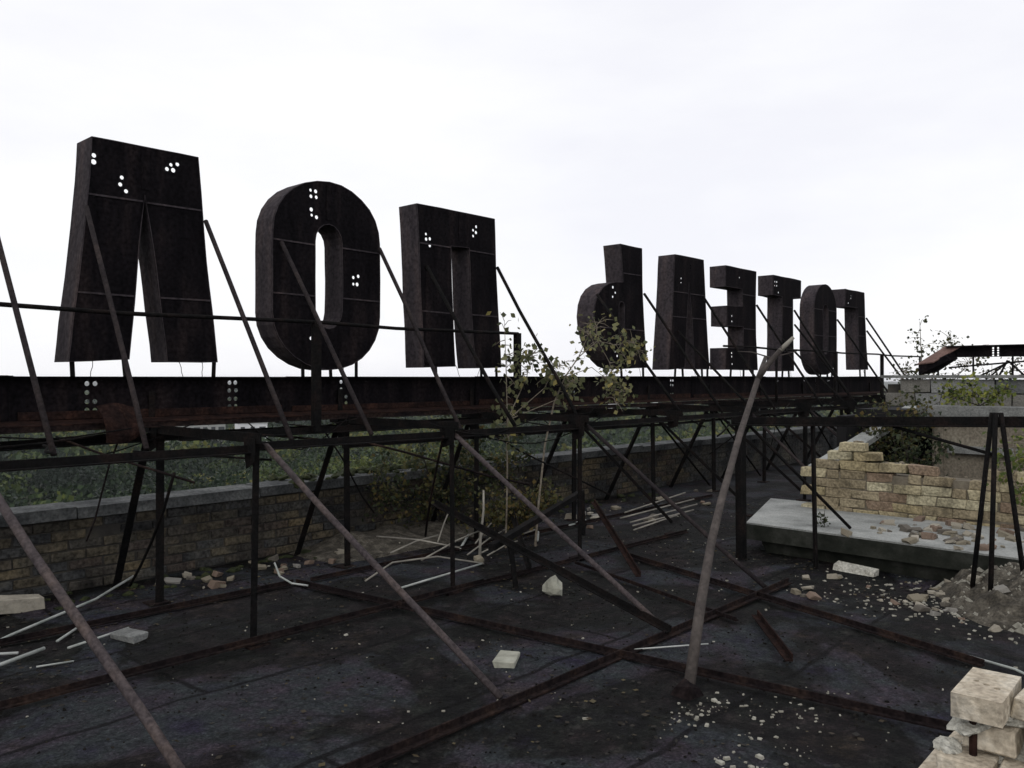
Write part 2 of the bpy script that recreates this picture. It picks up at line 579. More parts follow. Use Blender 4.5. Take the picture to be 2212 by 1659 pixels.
# ------------------------------------------------------------------ sign letters
SY, TK = 5.8, .25          # rear plane and depth of the letter troughs
LET = []
rr0 = random.Random(19)
lam = lambda cx: [(cx - .37, 3.2), (cx + .37, 3.2), (cx + .40, 2.8), (cx + .435, 2.45), (cx + .475, 2.1), (cx + .52, 1.71),
                  (cx + .13, 1.71), (cx + .09, 2.1), (cx + .04, 2.5), (cx - .02, 2.86), (cx - .055, 2.5), (cx - .13, 1.72),
                  (cx - .52, 1.70), (cx - .475, 2.1), (cx - .435, 2.45), (cx - .40, 2.8)]
LET.append(('broad near letter like an inverted V with flared legs, rusty and black', [lam(2.585)],
            [(2.225, 3.07), (2.225, 3.03), (2.41, 2.96), (2.4, 2.91), (2.44, 2.87), (2.75, 3.11), (2.8, 3.12), (2.72, 3.07), (2.77, 3.07)],
            [2.10, 2.44, 3.08], [(2.2, 0), (2.96, .015), (2.78, .05)], [2.57]))
LET.append(('narrow straight letter I next to the broad flared letter', [[(1.2, 3.2), (1.56, 3.2), (1.57, 2.5), (1.60, 1.71), (1.17, 1.71), (1.19, 2.5)]], [], [1.3, 1.5], [], []))
LET.append(('near rounded letter O with a tall narrow slot through it', [stadium(4.09, 1.66, 3.22, .53, .46), stadium(4.09, 2.0, 2.86, .13, .15, 8)],
            [(3.91, 3.12), (3.96, 3.12), (3.92, 3.07), (3.97, 3.07), (3.92, 2.96), (3.92, 2.92), (3.97, 2.91),
             (4.34, 2.45), (4.39, 2.46), (4.34, 2.39), (4.38, 2.39), (3.92, 1.92)], [3.85, 4.12, 4.38], [(4.2, .02)], [4.09]))
LET.append(('square two-legged letter with a narrow slit, beside the O', [[(5.045, 3.19), (6.07, 3.19), (6.085, 2.7), (6.13, 2.15), (6.17, 1.70),
            (5.80, 1.69), (5.74, 2.3), (5.715, 2.85), (5.47, 2.84), (5.49, 2.3), (5.53, 1.70), (5.13, 1.69), (5.09, 2.45), (5.07, 2.84)]],
            [(5.16, 2.92), (5.16, 2.87), (5.21, 2.88), (5.21, 2.82), (5.81, 3.07), (5.77, 3.03), (5.81, 3.02), (5.77, 2.98)],
            [5.3, 5.9, 6.12], [(5.5, .06), (5.85, -.05)], [5.6]))
LET.append(('letter with a tall stem and round bowl, leafy sapling in front of it', [[(8.235, 3.19), (8.70, 3.19), (8.71, 2.65), (8.75, 2.2), (8.81, 1.72),
            (8.26, 1.70), (8.12, 1.73), (7.99, 1.80), (7.87, 1.91), (7.79, 2.03), (7.74, 2.16), (7.72, 2.30), (7.74, 2.44), (7.79, 2.55), (7.88, 2.64), (8.0, 2.70), (8.14, 2.73), (8.30, 2.74)],
            stadium(8.27, 1.95, 2.5, .055, .06, 6)],
            [(8.09, 2.66), (8.14, 2.6), (8.09, 2.55), (8.14, 1.9), (8.18, 1.85), (8.45, 1.83), (8.46, 1.79)], [8.3, 8.76], [(8.6, .03)], []))
LET.append(('far letter like a flared trouser shape between the bowl letter and E', [lam(9.83)],
            [(9.62, 2.9), (9.62, 2.84), (9.85, 3.09), (9.85, 3.05)], [9.5, 9.7, 10.2, 10.34], [(9.9, .03)], []))
LET.append(('far letter E seen reversed, three arms pointing left', [[(10.81, 3.19), (11.76, 3.19), (11.735, 2.7), (11.75, 2.2), (11.80, 1.71),
            (10.82, 1.71), (10.82, 2.02), (11.35, 2.03), (11.34, 2.34), (10.845, 2.33), (10.845, 2.62), (11.33, 2.64), (11.32, 2.89), (10.815, 2.89)]],
            [(11.23, 3.05), (11.0, 2.48), (11.0, 2.4), (11.0, 1.95), (11.0, 1.9), (11.01, 1.79)], [11.0, 11.4, 11.7], [(11.2, 0)], []))
LET.append(('far letter T behind the top of the leaning pole', [[(12.32, 3.19), (13.35, 3.19), (13.34, 2.89), (13.04, 2.88), (13.045, 2.3), (13.08, 1.70),
            (12.62, 1.70), (12.64, 2.3), (12.645, 2.87), (12.32, 2.88)]],
            [(12.39, 3.09), (12.46, 3.09), (12.39, 3.03), (12.46, 3.03), (12.51, 2.93)], [12.7, 12.95], [(12.9, 0)], []))
LET.append(('far oval letter O between T and the hooked end letter', [stadium(14.36, 1.64, 3.21, .49, .46), stadium(14.36, 2.0, 2.86, .11, .13, 8)],
            [], [14.2, 14.5, 14.7], [], []))
LET.append(('farthest letter, a hooked shape at the end of the sign', [[(15.25, 3.2), (16.19, 3.2), (16.235, 2.72), (16.30, 2.2), (16.39, 1.74),
            (15.95, 1.74), (15.9, 2.3), (15.86, 2.89), (15.24, 2.88)]],
            [(15.53, 3.1), (15.53, 3.05), (15.4, 2.95)], [16.05, 16.3], [(16.1, .02)], []))
def worn(lp, sd_):
    out = []
    n = len(lp)
    for i in range(n):
        a, b2 = Vector(lp[i]), Vector(lp[(i + 1) % n])
        k = max(1, int((b2 - a).length / .13))
        for q_ in range(k):
            p = a.lerp(b2, q_ / k)
            w_ = mnoise.noise_vector(Vector((p.x * 3.1, p.y * 3.1, sd_)))
            out.append((p.x + w_.x * .009, p.y + w_.y * .007))
    return out
for label, loops, holes, rods, wires, seams in LET:
    loops = [worn(lp, 3.0) for lp in loops]
    cx = sum(p[0] for p in loops[0]) / len(loops[0])
    base = (cx, SY, 1.66)
    t = thing('sign_letter', label, 'sign letter', base, 'rusty sheet metal letters of the roof sign')
    hl = [circ(x + rr0.uniform(-.004, .004), z + rr0.uniform(-.004, .004), rr0.uniform(.0125, .018)) for x, z in holes]
    me = flat_with_holes('back_plate', loops + hl, .006)
    me.transform(Matrix.Translation((-cx, 0, -1.66)))
    plate = link('back_plate', me, M['plate'], t)
    for lp in loops:
        n = len(lp)
        mb = MB()
        # solid sheet band round the outline: two skins 5 mm apart
        ctr = Vector((sum(p[0] for p in lp) / n, sum(p[1] for p in lp) / n))
        area = sum(lp[i][0] * lp[(i + 1) % n][1] - lp[(i + 1) % n][0] * lp[i][1] for i in range(n))
        sgn = 1 if area > 0 else -1
        ins = []
        for i in range(n):
            a, b2, c2 = Vector(lp[i - 1]), Vector(lp[i]), Vector(lp[(i + 1) % n])
            e1, e2 = (b2 - a).normalized(), (c2 - b2).normalized()
            nn = (Vector((-e1.y, e1.x)) + Vector((-e2.y, e2.x))) * sgn
            nn = nn.normalized() if nn.length > 1e-5 else Vector((0, 0))
            s_ = -1 if lp is not loops[0] else 1
            ins.append(b2 + nn * .006 * s_)
        vv = []
        for i in range(n):
            x, z = lp[i]
            xi, zi = ins[i]
            vv += [(x, SY - .004, z), (x, SY + TK, z), (xi, SY + TK, zi), (xi, SY - .004, zi)]
        ff = []
        for i in range(n):
            j = (i + 1) % n
            for k in range(4):
                ff.append((i * 4 + k, j * 4 + k, j * 4 + (k + 1) % 4, i * 4 + (k + 1) % 4))
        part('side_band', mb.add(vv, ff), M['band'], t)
    for x in rods:
        zt = 1.74 if 'O' not in label else 1.95
        part('support_rod', MB().prism((x, SY + .03, 1.60), (x + random.uniform(-.02, .02), SY + .03, zt), ANG(.03, .006)), M['steel'], t)
    for x, dx in wires:
        pts = [(x + dx * s + .012 * math.sin(s * 5), SY - .01 - .03 * s, 1.735 - .13 * s) for s in (0, .25, .5, .75, 1.0)]
        part('wire', MB().tube(pts, .0025, 5), M['steel'], t)
    for x in seams:
        part('seam_strip', MB().box(x - .03, x + .03, SY - .006, SY - .0005, 2.9, 3.18), M['plate'], plate)
    # welded sheet seams across the rear and a folded flange round the rim
    zs = [2.2 + rr0.uniform(-.2, .2), 2.78 + rr0.uniform(-.1, .1)]
    outer = loops[0]
    for z_ in zs:
        xs_ = []
        for lp in loops:
            for i in range(len(lp)):
                (xa, za), (xb, zb) = lp[i], lp[(i + 1) % len(lp)]
                if (za - z_) * (zb - z_) < 0:
                    xs_.append(xa + (xb - xa) * (z_ - za) / (zb - za))
        xs_.sort()
        for xa, xb in zip(xs_[::2], xs_[1::2]):
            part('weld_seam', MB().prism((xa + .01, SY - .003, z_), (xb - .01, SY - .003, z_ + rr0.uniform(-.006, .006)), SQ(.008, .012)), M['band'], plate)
    zr = 2.62 if 'slit' in label else None
    if zr:
        part('lap_joint', MB().box(5.15, 5.46, SY - .006, SY - .0005, 1.72, zr), M['plate'], plate)

# ------------------------------------------------------------------ light trough under the letters
CH0, CH1, CT, CB = -1.2, 17.55, 1.612, 1.31
groups = [(2.245, 2), (3.28, 2), (4.315, 2), (5.4, 0), (6.45, 0), (7.46, 2), (8.5, 0), (9.565, 2), (10.6, 0), (11.65, 0), (12.7, 1), (13.7, 1), (14.75, 1), (15.8, 0), (16.85, 1)]
ch = thing('sign_trough', 'long black sheet metal trough running under the row of letters', 'sign trough', (8, SY, CB))
bounds = [CH0, 0.2, 1.75, 3.75, 5.9, 8.0, 10.05, 12.1, 14.2, 16.2, CH1]
for i in range(len(bounds) - 1):
    a, b2 = bounds[i] - .001, bounds[i + 1] + .001 * (i % 2)
    dz = random.uniform(-.006, .006)
    hl = []
    for gx, k in groups:
        if a < gx < b2 and k:
            for ddx in (-.026, .026):
                for zz in ((1.558, 1.498, 1.435, 1.38) if k == 2 else (1.54,)):
                    if random.random() < .88:
                        hl.append(circ(gx + ddx + random.uniform(-.003, .003), zz + random.uniform(-.003, .003), .0165 if k == 2 else .012))
    lp = [(a, CB), (b2, CB), (b2, CT + dz + random.uniform(-.004, .004)), ((a + b2) / 2, CT + dz + random.uniform(-.007, .005)), (a, CT + dz)]
    me = flat_with_holes('back_sheet', [lp] + hl, .005)
    me.transform(Matrix.Translation((-8, .10 + .006 * (i % 2), -CB)))
    s = link('back_sheet', me, M['plate'], ch)
    part('top_lip', MB().prism((a, SY + .06, CT + dz - .004), (b2, SY + .06, CT + dz - .006), [(-.045, -.003), (.045, -.003), (.045, .003), (-.045, .003)]), M['plate'], ch)
    part('bottom_ledge', MB().hexa([(a, SY - .05, CB - .02), (b2, SY - .05, CB - .02), (b2, SY + .10, CB + .0), (a, SY + .10, CB + .0)],
                                   [(a, SY - .05, CB - .012), (b2, SY - .05, CB - .012), (b2, SY + .10, CB + .012), (a, SY + .10, CB + .012)]), M['rust'], ch)
    if i in (1, 2, 3, 4, 5, 6):
        zz = 1.462 + random.uniform(-.01, .01)
        part('lower_strip', MB().box(a + .05, b2 - .05, SY + .085, SY + .097, CB + .014, zz - .09), M['rust'], ch)
# bent rusty flap that has come loose below the first letter
fl = []
for i in range(7):
    for j in range(6):
        u, w = i / 6, j / 5
        fl.append((2.22 + .26 * u + .03 * w, SY - .06 - .10 * math.sin(w * 2.2) - .03 * math.sin(u * 5), 1.41 - .24 * w + .02 * math.sin(u * 4 + w * 3) + .03 * u * w))
ff = [(i * 6 + j, (i + 1) * 6 + j, (i + 1) * 6 + j + 1, i * 6 + j + 1) for i in range(6) for j in range(5)]
mb = MB().add(fl, ff)
mb.add([(x, y + .008, z) for x, y, z in fl], [q[::-1] for q in ff])
part('loose_flap', mb, M['rust'], ch)

# ------------------------------------------------------------------ steel frame carrying the sign
fr = thing('sign_scaffold', 'black angle iron frame of posts, beams and struts standing on the roof under the sign', 'scaffold', (7, 5.2, 0))
BX = [-.4, 1.15, 2.67, 4.28, 5.85, 7.4, 9.0, 10.55, 12.1, 13.65, 15.2, 16.75]
YA, YB = 5.85, 4.55
rr = random.Random(4)
for i, x in enumerate(BX):
    j = lambda s=.02: rr.uniform(-s, s)
    part('post', MB().prism((x + j(), YA, -.03), (x + j(), YA, 1.2), ANG(.058, .008)), M['steel'], fr)
    part('raking_leg', MB().prism((x - .02 + j(), 6.56, -.03), (x - .05, YA + .05, 1.19), ANG(.055, .008)), M['steel'], fr)
    if x < 6.5 or x > 9.5:
        part('post', MB().prism((x + j(), YB, -.03), (x + j(), YB, 1.2), ANG(.042, .007)), M['steel'], fr)
    part('cross_beam', MB().prism((x, YB - .12, 1.235 + j(.01)), (x, 6.02, 1.235 + j(.01)), ANG(.06, .008)), M['steel'], fr)
    part('bracket', MB().prism((x - .02, SY + .1, 1.22), (x - .02, SY + .1, 1.5), ANG(.045, .006)), M['steel'], fr)
    for gy in (YA, YB):
        w_, h_ = rr.uniform(.06, .09), rr.uniform(.07, .11)
        part('gusset_plate', MB().hexa([(x - .037, gy - w_, 1.2 - h_), (x - .031, gy - w_, 1.2 - h_), (x - .031, gy + w_ * .5, 1.2 - h_ * 1.4), (x - .037, gy + w_ * .5, 1.2 - h_ * 1.4)],
                                       [(x - .037, gy - w_ * 1.2, 1.235), (x - .031, gy - w_ * 1.2, 1.235), (x - .031, gy + w_, 1.235), (x - .037, gy + w_, 1.235)]), M['steel'], fr)
        part('base_plate', MB().box(x - .07, x + .07, gy - .07, gy + .07, deckz(x, gy) - .01, deckz(x, gy) + .012), M['rail'], fr)
    if x > 6.5:
        part('cross_brace', MB().prism((x + .03, YB + .03, .12), (x + .03, YA - .03, 1.12), ANG(.035, .005)), M['steel'], fr)
for a, b2 in zip(BX[:-1], BX[1:]):
    for y, z, s in ((YA, 1.172, .058), (YB, 1.175, .05), (5.5, 1.185, .05)):
        if y == 5.5 and a < 2:
            continue
        part('long_beam', MB().prism((a, y, z + rr.uniform(-.008, .008)), (b2 - .01, y, z + rr.uniform(-.008, .008)), ANG(s, .008)), M['steel'], fr)
    if a > 6.5:
        part('cross_brace', MB().prism((a + .05, YA + .02, 1.15), (b2 - .05, YA + .02, .1), ANG(.03, .005)), M['steel'], fr)
part('long_beam', MB().prism((16.75, 5.5, 1.18), (18.6, 5.5, 1.18), ANG(.05, .008)), M['steel'], fr)
# raking props from the letters down to the front beam
ups = [(1.52, 2.98, 1.59), (2.17, 2.72, 2.07), (3.0, 2.74, 3.0), (3.63, 2.66, 3.64), (4.6, 2.72, 4.5), (5.15, 2.62, 5.12), (6.09, 2.70, 5.99),
       (7.75, 2.55, 7.75), (8.72, 2.63, 8.62), (10.15, 2.70, 9.95), (11.73, 2.68, 11.42), (13.05, 2.68, 12.65), (13.06, 2.45, 12.7), (14.83, 2.62, 14.4),
       (16.24, 2.72, 15.75), (16.27, 2.48, 15.6), (9.5, 2.2, 9.4), (12.62, 2.2, 12.3)]
def bent(p0, p1, amt):
    p0, p1 = Vector(p0), Vector(p1)
    o1 = Vector((rr.uniform(-1, 1), rr.uniform(-1, 1), rr.uniform(-1, .3))) * amt
    o2 = Vector((rr.uniform(-1, 1), rr.uniform(-1, 1), rr.uniform(-1, .3))) * amt
    return [p0, p0.lerp(p1, .3) + o1, p0.lerp(p1, .55) + (o1 + o2) * .6, p0.lerp(p1, .78) + o2, p1]
for xt, zt, xb in ups:
    part('upper_strut', MB().tube(bent((xt, SY - .02, zt), (xb, 4.66, 1.2), .009), .0165, 8), M['strut'] if xt < 5 else M['steel'], fr, True)
# lower raking struts to the roof
lows = [(1.2, 1.5, 2.87, .021), (2.72, 3.03, 2.85, .0185), (4.27, 4.5, 2.8, .0185), (5.87, 5.95, 2.85, .0185), (9.0, 8.75, 3.2, .017), (10.6, 10.4, 3.2, .017)]
for xt, xb, yb, r in lows:
    part('lower_strut', MB().tube(bent((xt, YB - .03, 1.2), (xb, yb, .01 if xb < 8 else .12), .012), r, 8), M['strut_near'] if xt < 5 else M['strut'], fr, True)
for k in range(26):
    xa = rr.uniform(1.5, 16.5)
    xb = xa + rr.uniform(-.5, 1.4)
    ya, yb = rr.choice((YA, 5.5, YB)), rr.choice((YA, 5.5, YB))
    part('loose_rod', MB().tube(bent((xa, ya, rr.uniform(1.05, 1.24)), (xb, yb, rr.choice((rr.uniform(.9, 1.24), rr.uniform(.2, .8)))), .02), rr.uniform(.006, .011), 6), M['steel'] if k % 3 else M['rail'], fr, True)
for k in range(16):
    xa = rr.uniform(.8, 15.5)
    L_ = rr.uniform(.6, 2.2)
    y_, sag = rr.choice((SY - .08, 5.5, YB)), rr.uniform(.04, .25)
    part('slack_cable', MB().tube([(xa + L_ * q_ / 8, y_ + .02 * math.sin(q_ * 1.3), 1.27 - sag * math.sin(math.pi * q_ / 8)) for q_ in range(9)], .005, 5), M['steel'], fr, True)
for xa, xb in ((1.15, 4.28), (4.28, 9.0), (9.0, 13.65), (13.65, 16.75)):
    part('long_beam', MB().prism((xa, SY - .06, 1.275 + rr.uniform(-.01, .01)), (xb, SY - .06, 1.27 + rr.uniform(-.012, .012)), ANG(.04, .006)), M['rail'], fr)
    part('long_beam', MB().prism((xa, YA + .02, 1.02 + rr.uniform(-.04, .04)), (xb, YA + .02, 1.02 + rr.uniform(-.04, .04)), ANG(.03, .006)), M['steel'], fr) if xa > 4 else None
# base rails lying on the roof
rails = [((-2.5, 4.5), (4.6, 4.5), .05), ((-2.0, 5.6), (3.6, 5.56), .05), ((3.75, 5.55), (10.0, 5.55), .04), ((-1, 2.74), (2.95, 2.74), .055), ((2.95, 2.74), (6.2, 2.78), .055),
         ((3.62, 5.58), (4.13, .75), .05), ((6.15, 4.25), (5.12, 1.2), .05), ((4.6, 4.5), (7.5, 4.45), .04), ((5.0, 2.6), (5.6, 4.4), .035)]
for (x0, y0), (x1, y1), s in rails:
    part('base_rail', MB().prism((x0, y0, .03), (x1, y1, .035), ANG(s * .72, .009), up=(0, 0, 1)), M['rail'], fr)

# ------------------------------------------------------------------ handrail behind the letters
HY, HZ = 5.5, 2.02
for a, b2, posts, lab in ((-1.5, 6.08, (-.9, 1.5, 3.76, 6.08), 'thin pipe handrail crossing the three near letters, ending at an elbow post'),
                          (10.2, 18.5, (11.8, 14.04, 16.26, 18.5), 'thin pipe handrail behind the far letters with four upright posts')):
    h = thing('handrail', lab, 'handrail', (b2, HY, 1.18))
    n = 10
    part('top_rail', MB().tube([(a + (b2 - a) * k / n, HY + .01 * math.sin(k * 1.7), HZ + .008 * math.sin(k * 2.1)) for k in range(n + 1)], .0145, 8), M['steel'], h, True)
    for k, x in enumerate(posts):
        if x in (3.76, 6.08, 14.04, 16.26):
            part('upright', MB().prism((x, HY, 1.18), (x, HY, HZ + .012), SQ(.062, .05)), M['steel'], h)
        else:
            part('upright', MB().tube([(x, HY, 1.18), (x, HY, HZ)], .02, 8), M['steel'], h, True)

# ------------------------------------------------------------------ front parapet: sooty bricks under a concrete coping
pw = thing('parapet_wall', 'low sooty brick parapet with a pale concrete coping along the roof edge', 'parapet', (6, PY + .15, 0))
part('core', MB().box(-4, 20, PY + .012, PY + .24, -.05, .535), M['mortar_dark'], pw)
bms = [brick_mesh('brick', .235, .11, .066, M['brick_old'], s, .007) for s in range(6)]
for me in bms:
    me.transform(Matrix.Rotation(math.radians(90), 4, 'Z'))
cnt = 0
for row in range(7):
    z = .04 + row * .0765
    x = 1.0 + (row % 2) * .125
    while x < 11.2:
        if rr.random() > .05 and cnt < 298:
            o = link('brick', rr.choice(bms), None, pw, (x - 6, .0 - .15 + .055 + rr.uniform(-.008, .006), z))
            o.rotation_euler = (0, 0, rr.uniform(-.015, .015))
            cnt += 1
        x += .25
mb = MB()
for row in range(7):
    z = .04 + row * .0765
    for x in list(np.arange(-3.8, 1.0, .25)) + list(np.arange(11.3, 19.9, .25)):
        xx = x + (row % 2) * .125
        dy = rr.uniform(-.006, .006)
        mb.box(xx - .117, xx + .117, PY + dy, PY + .1, z - .033, z + .033)
o = part('far_bricks', mb, M['brick_old'], pw)
o['kind'] = 'stuff'
x = -4.0
k = 0
while x < 20:
    L_ = rr.uniform(1.3, 1.7)
    if 5.6 < x < 5.9:
        L_ = 1.0
    dz = rr.uniform(-.012, .006)
    c_ = lambda: rr.uniform(-.012, .012)
    part('coping_slab', MB().hexa([(x + .008, PY - .05 + c_(), .555 + dz), (x + L_ - .008, PY - .05 + c_(), .555 + dz), (x + L_ - .008, PY + .21, .555 + dz), (x + .008, PY + .21, .555 + dz)],
                                  [(x + .008, PY - .05 + c_(), .635 + dz), (x + L_ - .008, PY - .05 + c_(), .64 + dz), (x + L_ - .008, PY + .21 + c_(), .65 + dz), (x + .008, PY + .21 + c_(), .65 + dz)]), M['coping'], pw)
    x += L_
    k += 1

# ------------------------------------------------------------------ broken yellow brick wall on the right, with its concrete apron
wx = 8.4
bw = thing('broken_brick_wall', 'broken low wall of yellowish bricks behind the concrete slab', 'brick wall', (wx, 2, .2))
part('core', MB().box(wx - .042, wx + .19, -.6, 3.44, .05, .66), M['mortar_mid'], bw)
pms = [brick_mesh('brick', .25, .12, .083, M['brick_pale'], 20 + s, .014) for s in range(7)]
hms = [brick_mesh('brick', .122, .12, .083, M['brick_pale'], 40 + s, .008) for s in range(3)]
def top_course(y):
    if y > 3.42: return 5
    if 3.0 < y < 3.12: return 8
    if 2.8 < y < 3.25: return 7
    if y > 2.4: return 6
    if y > 1.95: return 5
    return 6
for row in range(9):
    z = .265 + row * .0925
    y = 3.62 - (row % 2) * .13
    while y > -.5:
        if row < top_course(y - .12) and not (row == 4 and 2.55 < y - .12 < 2.75) and not (row == top_course(y - .12) - 1 and rr.random() < .15) and not (row == 3 and 2.95 < y - .12 < 3.2 and rr.random() < .0):
            half = rr.random() < .12
            o = link('brick', rr.choice(hms if half else pms), None, bw, (rr.uniform(-.014, .008), y - (.06 if half else .125) - 2, z - .2 + rr.uniform(-.004, .004)))
            o.rotation_euler = (rr.uniform(-.012, .012), rr.uniform(-.02, .02), rr.uniform(-.03, .03))
            y -= .131 if half else .257
        else:
            y -= .13
mb = MB()
for k in range(46):
    y = rr.uniform(.4, 3.5)
    zt = .265 + top_course(y) * .0925 - .045
    rock(mb, (wx + rr.uniform(-.05, .12), y, zt), rr.uniform(.015, .045), 1500 + k, .4)
part('mortar_crumbs', mb, M['mortar_mid'], bw)
cs = thing('concrete_slab', 'pale grey concrete slab strewn with rubble in front of the broken brick wall', 'slab', (7.8, 1.2, .1))
part('slab_top', MB().hexa([(7.13, 3.60, .14), (8.7, 4.1, .14), (8.7, -1.5, .14), (6.95, -1.5, .14)],
                           [(7.1, 3.60, .275), (8.7, 4.12, .275), (8.7, -1.5, .28), (6.92, -1.5, .28)]), M['slab'], cs)
part('shadow_fill', MB().hexa([(7.22, 3.45, -.03), (8.6, 3.9, -.03), (8.6, -1.4, -.03), (7.02, -1.4, -.03)], [(7.17, 3.5, .139), (8.6, 3.95, .139), (8.6, -1.4, .139), (6.99, -1.4, .139)]), M['slab_dark'], cs)  # fill added under the slab, coloured dark for the shadow gap
part('dark_edge', MB().hexa([(7.09, 3.61, .125), (7.125, 3.61, .125), (6.945, -1.5, .125), (6.91, -1.5, .125)],
                             [(7.085, 3.615, .262), (7.099, 3.605, .262), (6.919, -1.5, .266), (6.905, -1.5, .266)]), M['slab_dark'], cs)  # thin front plate, darker than the slab
# raking concrete flight leaning behind the wall
solo('leaning_slab', MB().hexa([(8.75, 3.50, .60), (11.6, 3.42, 1.17), (11.6, 3.62, 1.17), (8.75, 3.72, .60)],
                               [(8.74, 3.50, .66), (11.58, 3.42, 1.23), (11.58, 3.62, 1.23), (8.74, 3.72, .66)]), M['slab'],
     'pale concrete slab leaning up behind the broken brick wall', 'slab', (9.9, 3.6, .6))

# ------------------------------------------------------------------ stair-head house behind (opening coloured dark as unlit, plaster jamb, concrete lintel)
sh = thing('stairhead_house', 'ruined rooftop house with a dark unlit opening, plaster wall and concrete lintel', 'building', (11, 1.5, 0))
sx = 10.5
pwl = part('plaster_wall', MB().box(sx, sx + .25, -4, 2.86, -.03, 1.10), M['plaster'], sh)
part('jamb', MB().box(sx - .02, sx + .27, 2.86, 2.98, -.03, 1.10), M['plaster'], sh)
part('lintel', MB().hexa([(sx - .08, -4, 1.13), (sx + .3, -4, 1.13), (sx + .3, 3.12, 1.13), (sx - .08, 3.12, 1.13)],
                         [(sx - .08, -4, 1.275), (sx + .3, -4, 1.275), (sx + .3, 3.14, 1.27), (sx - .08, 3.14, 1.27)]), M['concrete'], sh)
part('inner_wall', MB().box(sx + 1.5, sx + 1.6, -4, 4.0, -.03, 1.2), M['unlit'], sh)
part('side_wall', MB().box(sx, sx + 1.5, 3.98, 4.1, -.03, 1.12), M['unlit'], sh)
part('inner_floor', MB().box(sx + .25, sx + 1.5, -4, 3.98, .0, .06), M['unlit'], sh)
part('roof_slab', MB().box(sx + .3, sx + 1.49, -4, 3.97, 1.10, 1.2), M['unlit'], sh)
part('ledge', MB().box(sx - .10, sx, 1.2, 2.80, .74, .82), M['concrete'], pwl)

# grey block wall behind
gw = thing('block_wall', 'weathered grey block wall with a flat top, overgrown by shrubs', 'block wall', (12.6, 2, 0))
part('core', MB().box(12.66, 12.9, -4, 4.2, -.03, 1.50), M['mortar_dark'], gw)
gms = [brick_mesh('block', .385, .2, .185, M['block'], 60 + s, .012) for s in range(5)]
for row in range(8):
    z = .10 + row * .197
    y = 4.2 - (row % 2) * .2
    while y > -2.2:
        if not (row == 7 and rr.random() < .2) and rr.random() > .05:
            o = link('block', rr.choice(gms), None, gw, (rr.uniform(-.02, .015) + .06, y - .2 - 2, z))
            o.rotation_euler = (rr.uniform(-.01, .01), 0, rr.uniform(-.02, .02))
        y -= .4
part('coping', MB().hexa([(12.5, -4, 1.59), (12.95, -4, 1.59), (12.95, 4.25, 1.59), (12.5, 4.25, 1.59)],
                         [(12.5, -4, 1.63), (12.95, -4, 1.63), (12.95, 4.25, 1.63), (12.5, 4.25, 1.63)]), M['concrete'], gw)

# second length of trough above that wall
tr = thing('upper_trough', 'short raised sheet metal trough with a bent brown end, on struts above the block wall', 'sign trough', (12.9, 2.5, 1.63))
TX = 12.9
lp = [(-3.5, 1.88), (3.22, 1.88), (3.22, 2.03), (-3.5, 2.055)]
hl = [circ(2.585 + dx, z, .013) for dx in (-.03, .03) for z in (2.0, 1.967, 1.934, 1.90)]
me = flat_with_holes('back_sheet', [lp] + hl, .006)
me.transform(Matrix(((0, 1, 0, 0), (1, 0, 0, -2.5), (0, 0, 1, -1.63), (0, 0, 0, 1))))
link('back_sheet', me, M['plate'], tr)
part('top_lip', MB().box(TX - .12, TX, -3.5, 3.2, 2.03, 2.04), M['plate'], tr)
part('end_flap', MB().hexa([(TX - .02, 3.22, 2.02), (TX - .02, 3.0, 2.03), (TX - .26, 3.30, 1.80), (TX - .26, 3.52, 1.77)],
                           [(TX - .02, 3.22, 2.035), (TX - .02, 3.0, 2.045), (TX - .27, 3.30, 1.815), (TX - .27, 3.52, 1.785)]), M['redband'], tr)
part('end_box', MB().hexa([(TX - .25, 3.50, 1.63), (TX - .1, 3.3, 1.67), (TX - .02, 3.05, 1.86), (TX - .2, 3.1, 1.84)],
                          [(TX - .25, 3.50, 1.77), (TX - .1, 3.4, 1.83), (TX - .02, 3.1, 2.0), (TX - .2, 3.16, 1.9)]), M['plate'], tr)
for p0, p1 in (((TX, 2.86, 1.62), (TX, 2.86, 1.9)), ((TX, 2.38, 1.62), (TX, 2.38, 1.9)), ((TX - .1, 2.75, 1.62), (TX - .05, 2.42, 1.80)), ((TX - .1, 2.62, 1.62), (TX - .05, 2.42, 1.82)),
               ((TX - .1, 2.52, 1.62), (TX - .05, 2.43, 1.83)), ((TX - .1, 2.22, 1.62), (TX - .05, 2.42, 1.82)), ((TX - .1, 2.12, 1.62), (TX - .1, 2.12, 1.72)),
               ((TX - .08, 3.15, 1.735), (TX - .08, .6, 1.95)), ((TX - .04, 3.3, 1.6), (TX - .04, 3.3, 1.8))):
    part('strut', MB().tube([p0, p1], .013, 6), M['steel'], tr)

tr.location.y += .28
# ------------------------------------------------------------------ trestle on the right
ts = thing('trestle', 'dark iron trestle with a long beam and splayed legs in front of the slab', 'trestle', (6.8, 2.4, 0))
part('beam', MB().prism((6.82, 3.62, 1.205), (6.62, -.2, 1.345), ANG(.075, .01)), M['steel'], ts)
part('post', MB().prism((6.78, 3.5, -.03), (6.80, 3.52, 1.2), ANG(.09, .03)), M['steel'], ts)
part('post', MB().prism((6.86, 2.86, -.03), (6.80, 2.86, 1.23), ANG(.038, .007)), M['steel'], ts)
for bx_, by_ in ((6.62, 1.63), (6.42, 1.46), (6.63, 1.27)):
    part('leg', MB().tube([(bx_, by_, -.02), (6.68 + (bx_ - 6.6) * .1, 1.48 + (by_ - 1.46) * .15, 1.35)], .017, 8), M['steel'], ts, True)
part('brace', MB().tube([(6.85, 3.45, 1.18), (7.35, 2.75, .29)], .014, 8), M['steel'], ts, True)
part('brace', MB().tube([(6.75, 2.2, 1.22), (6.7, 1.5, 1.05)], .012, 8), M['steel'], ts, True)

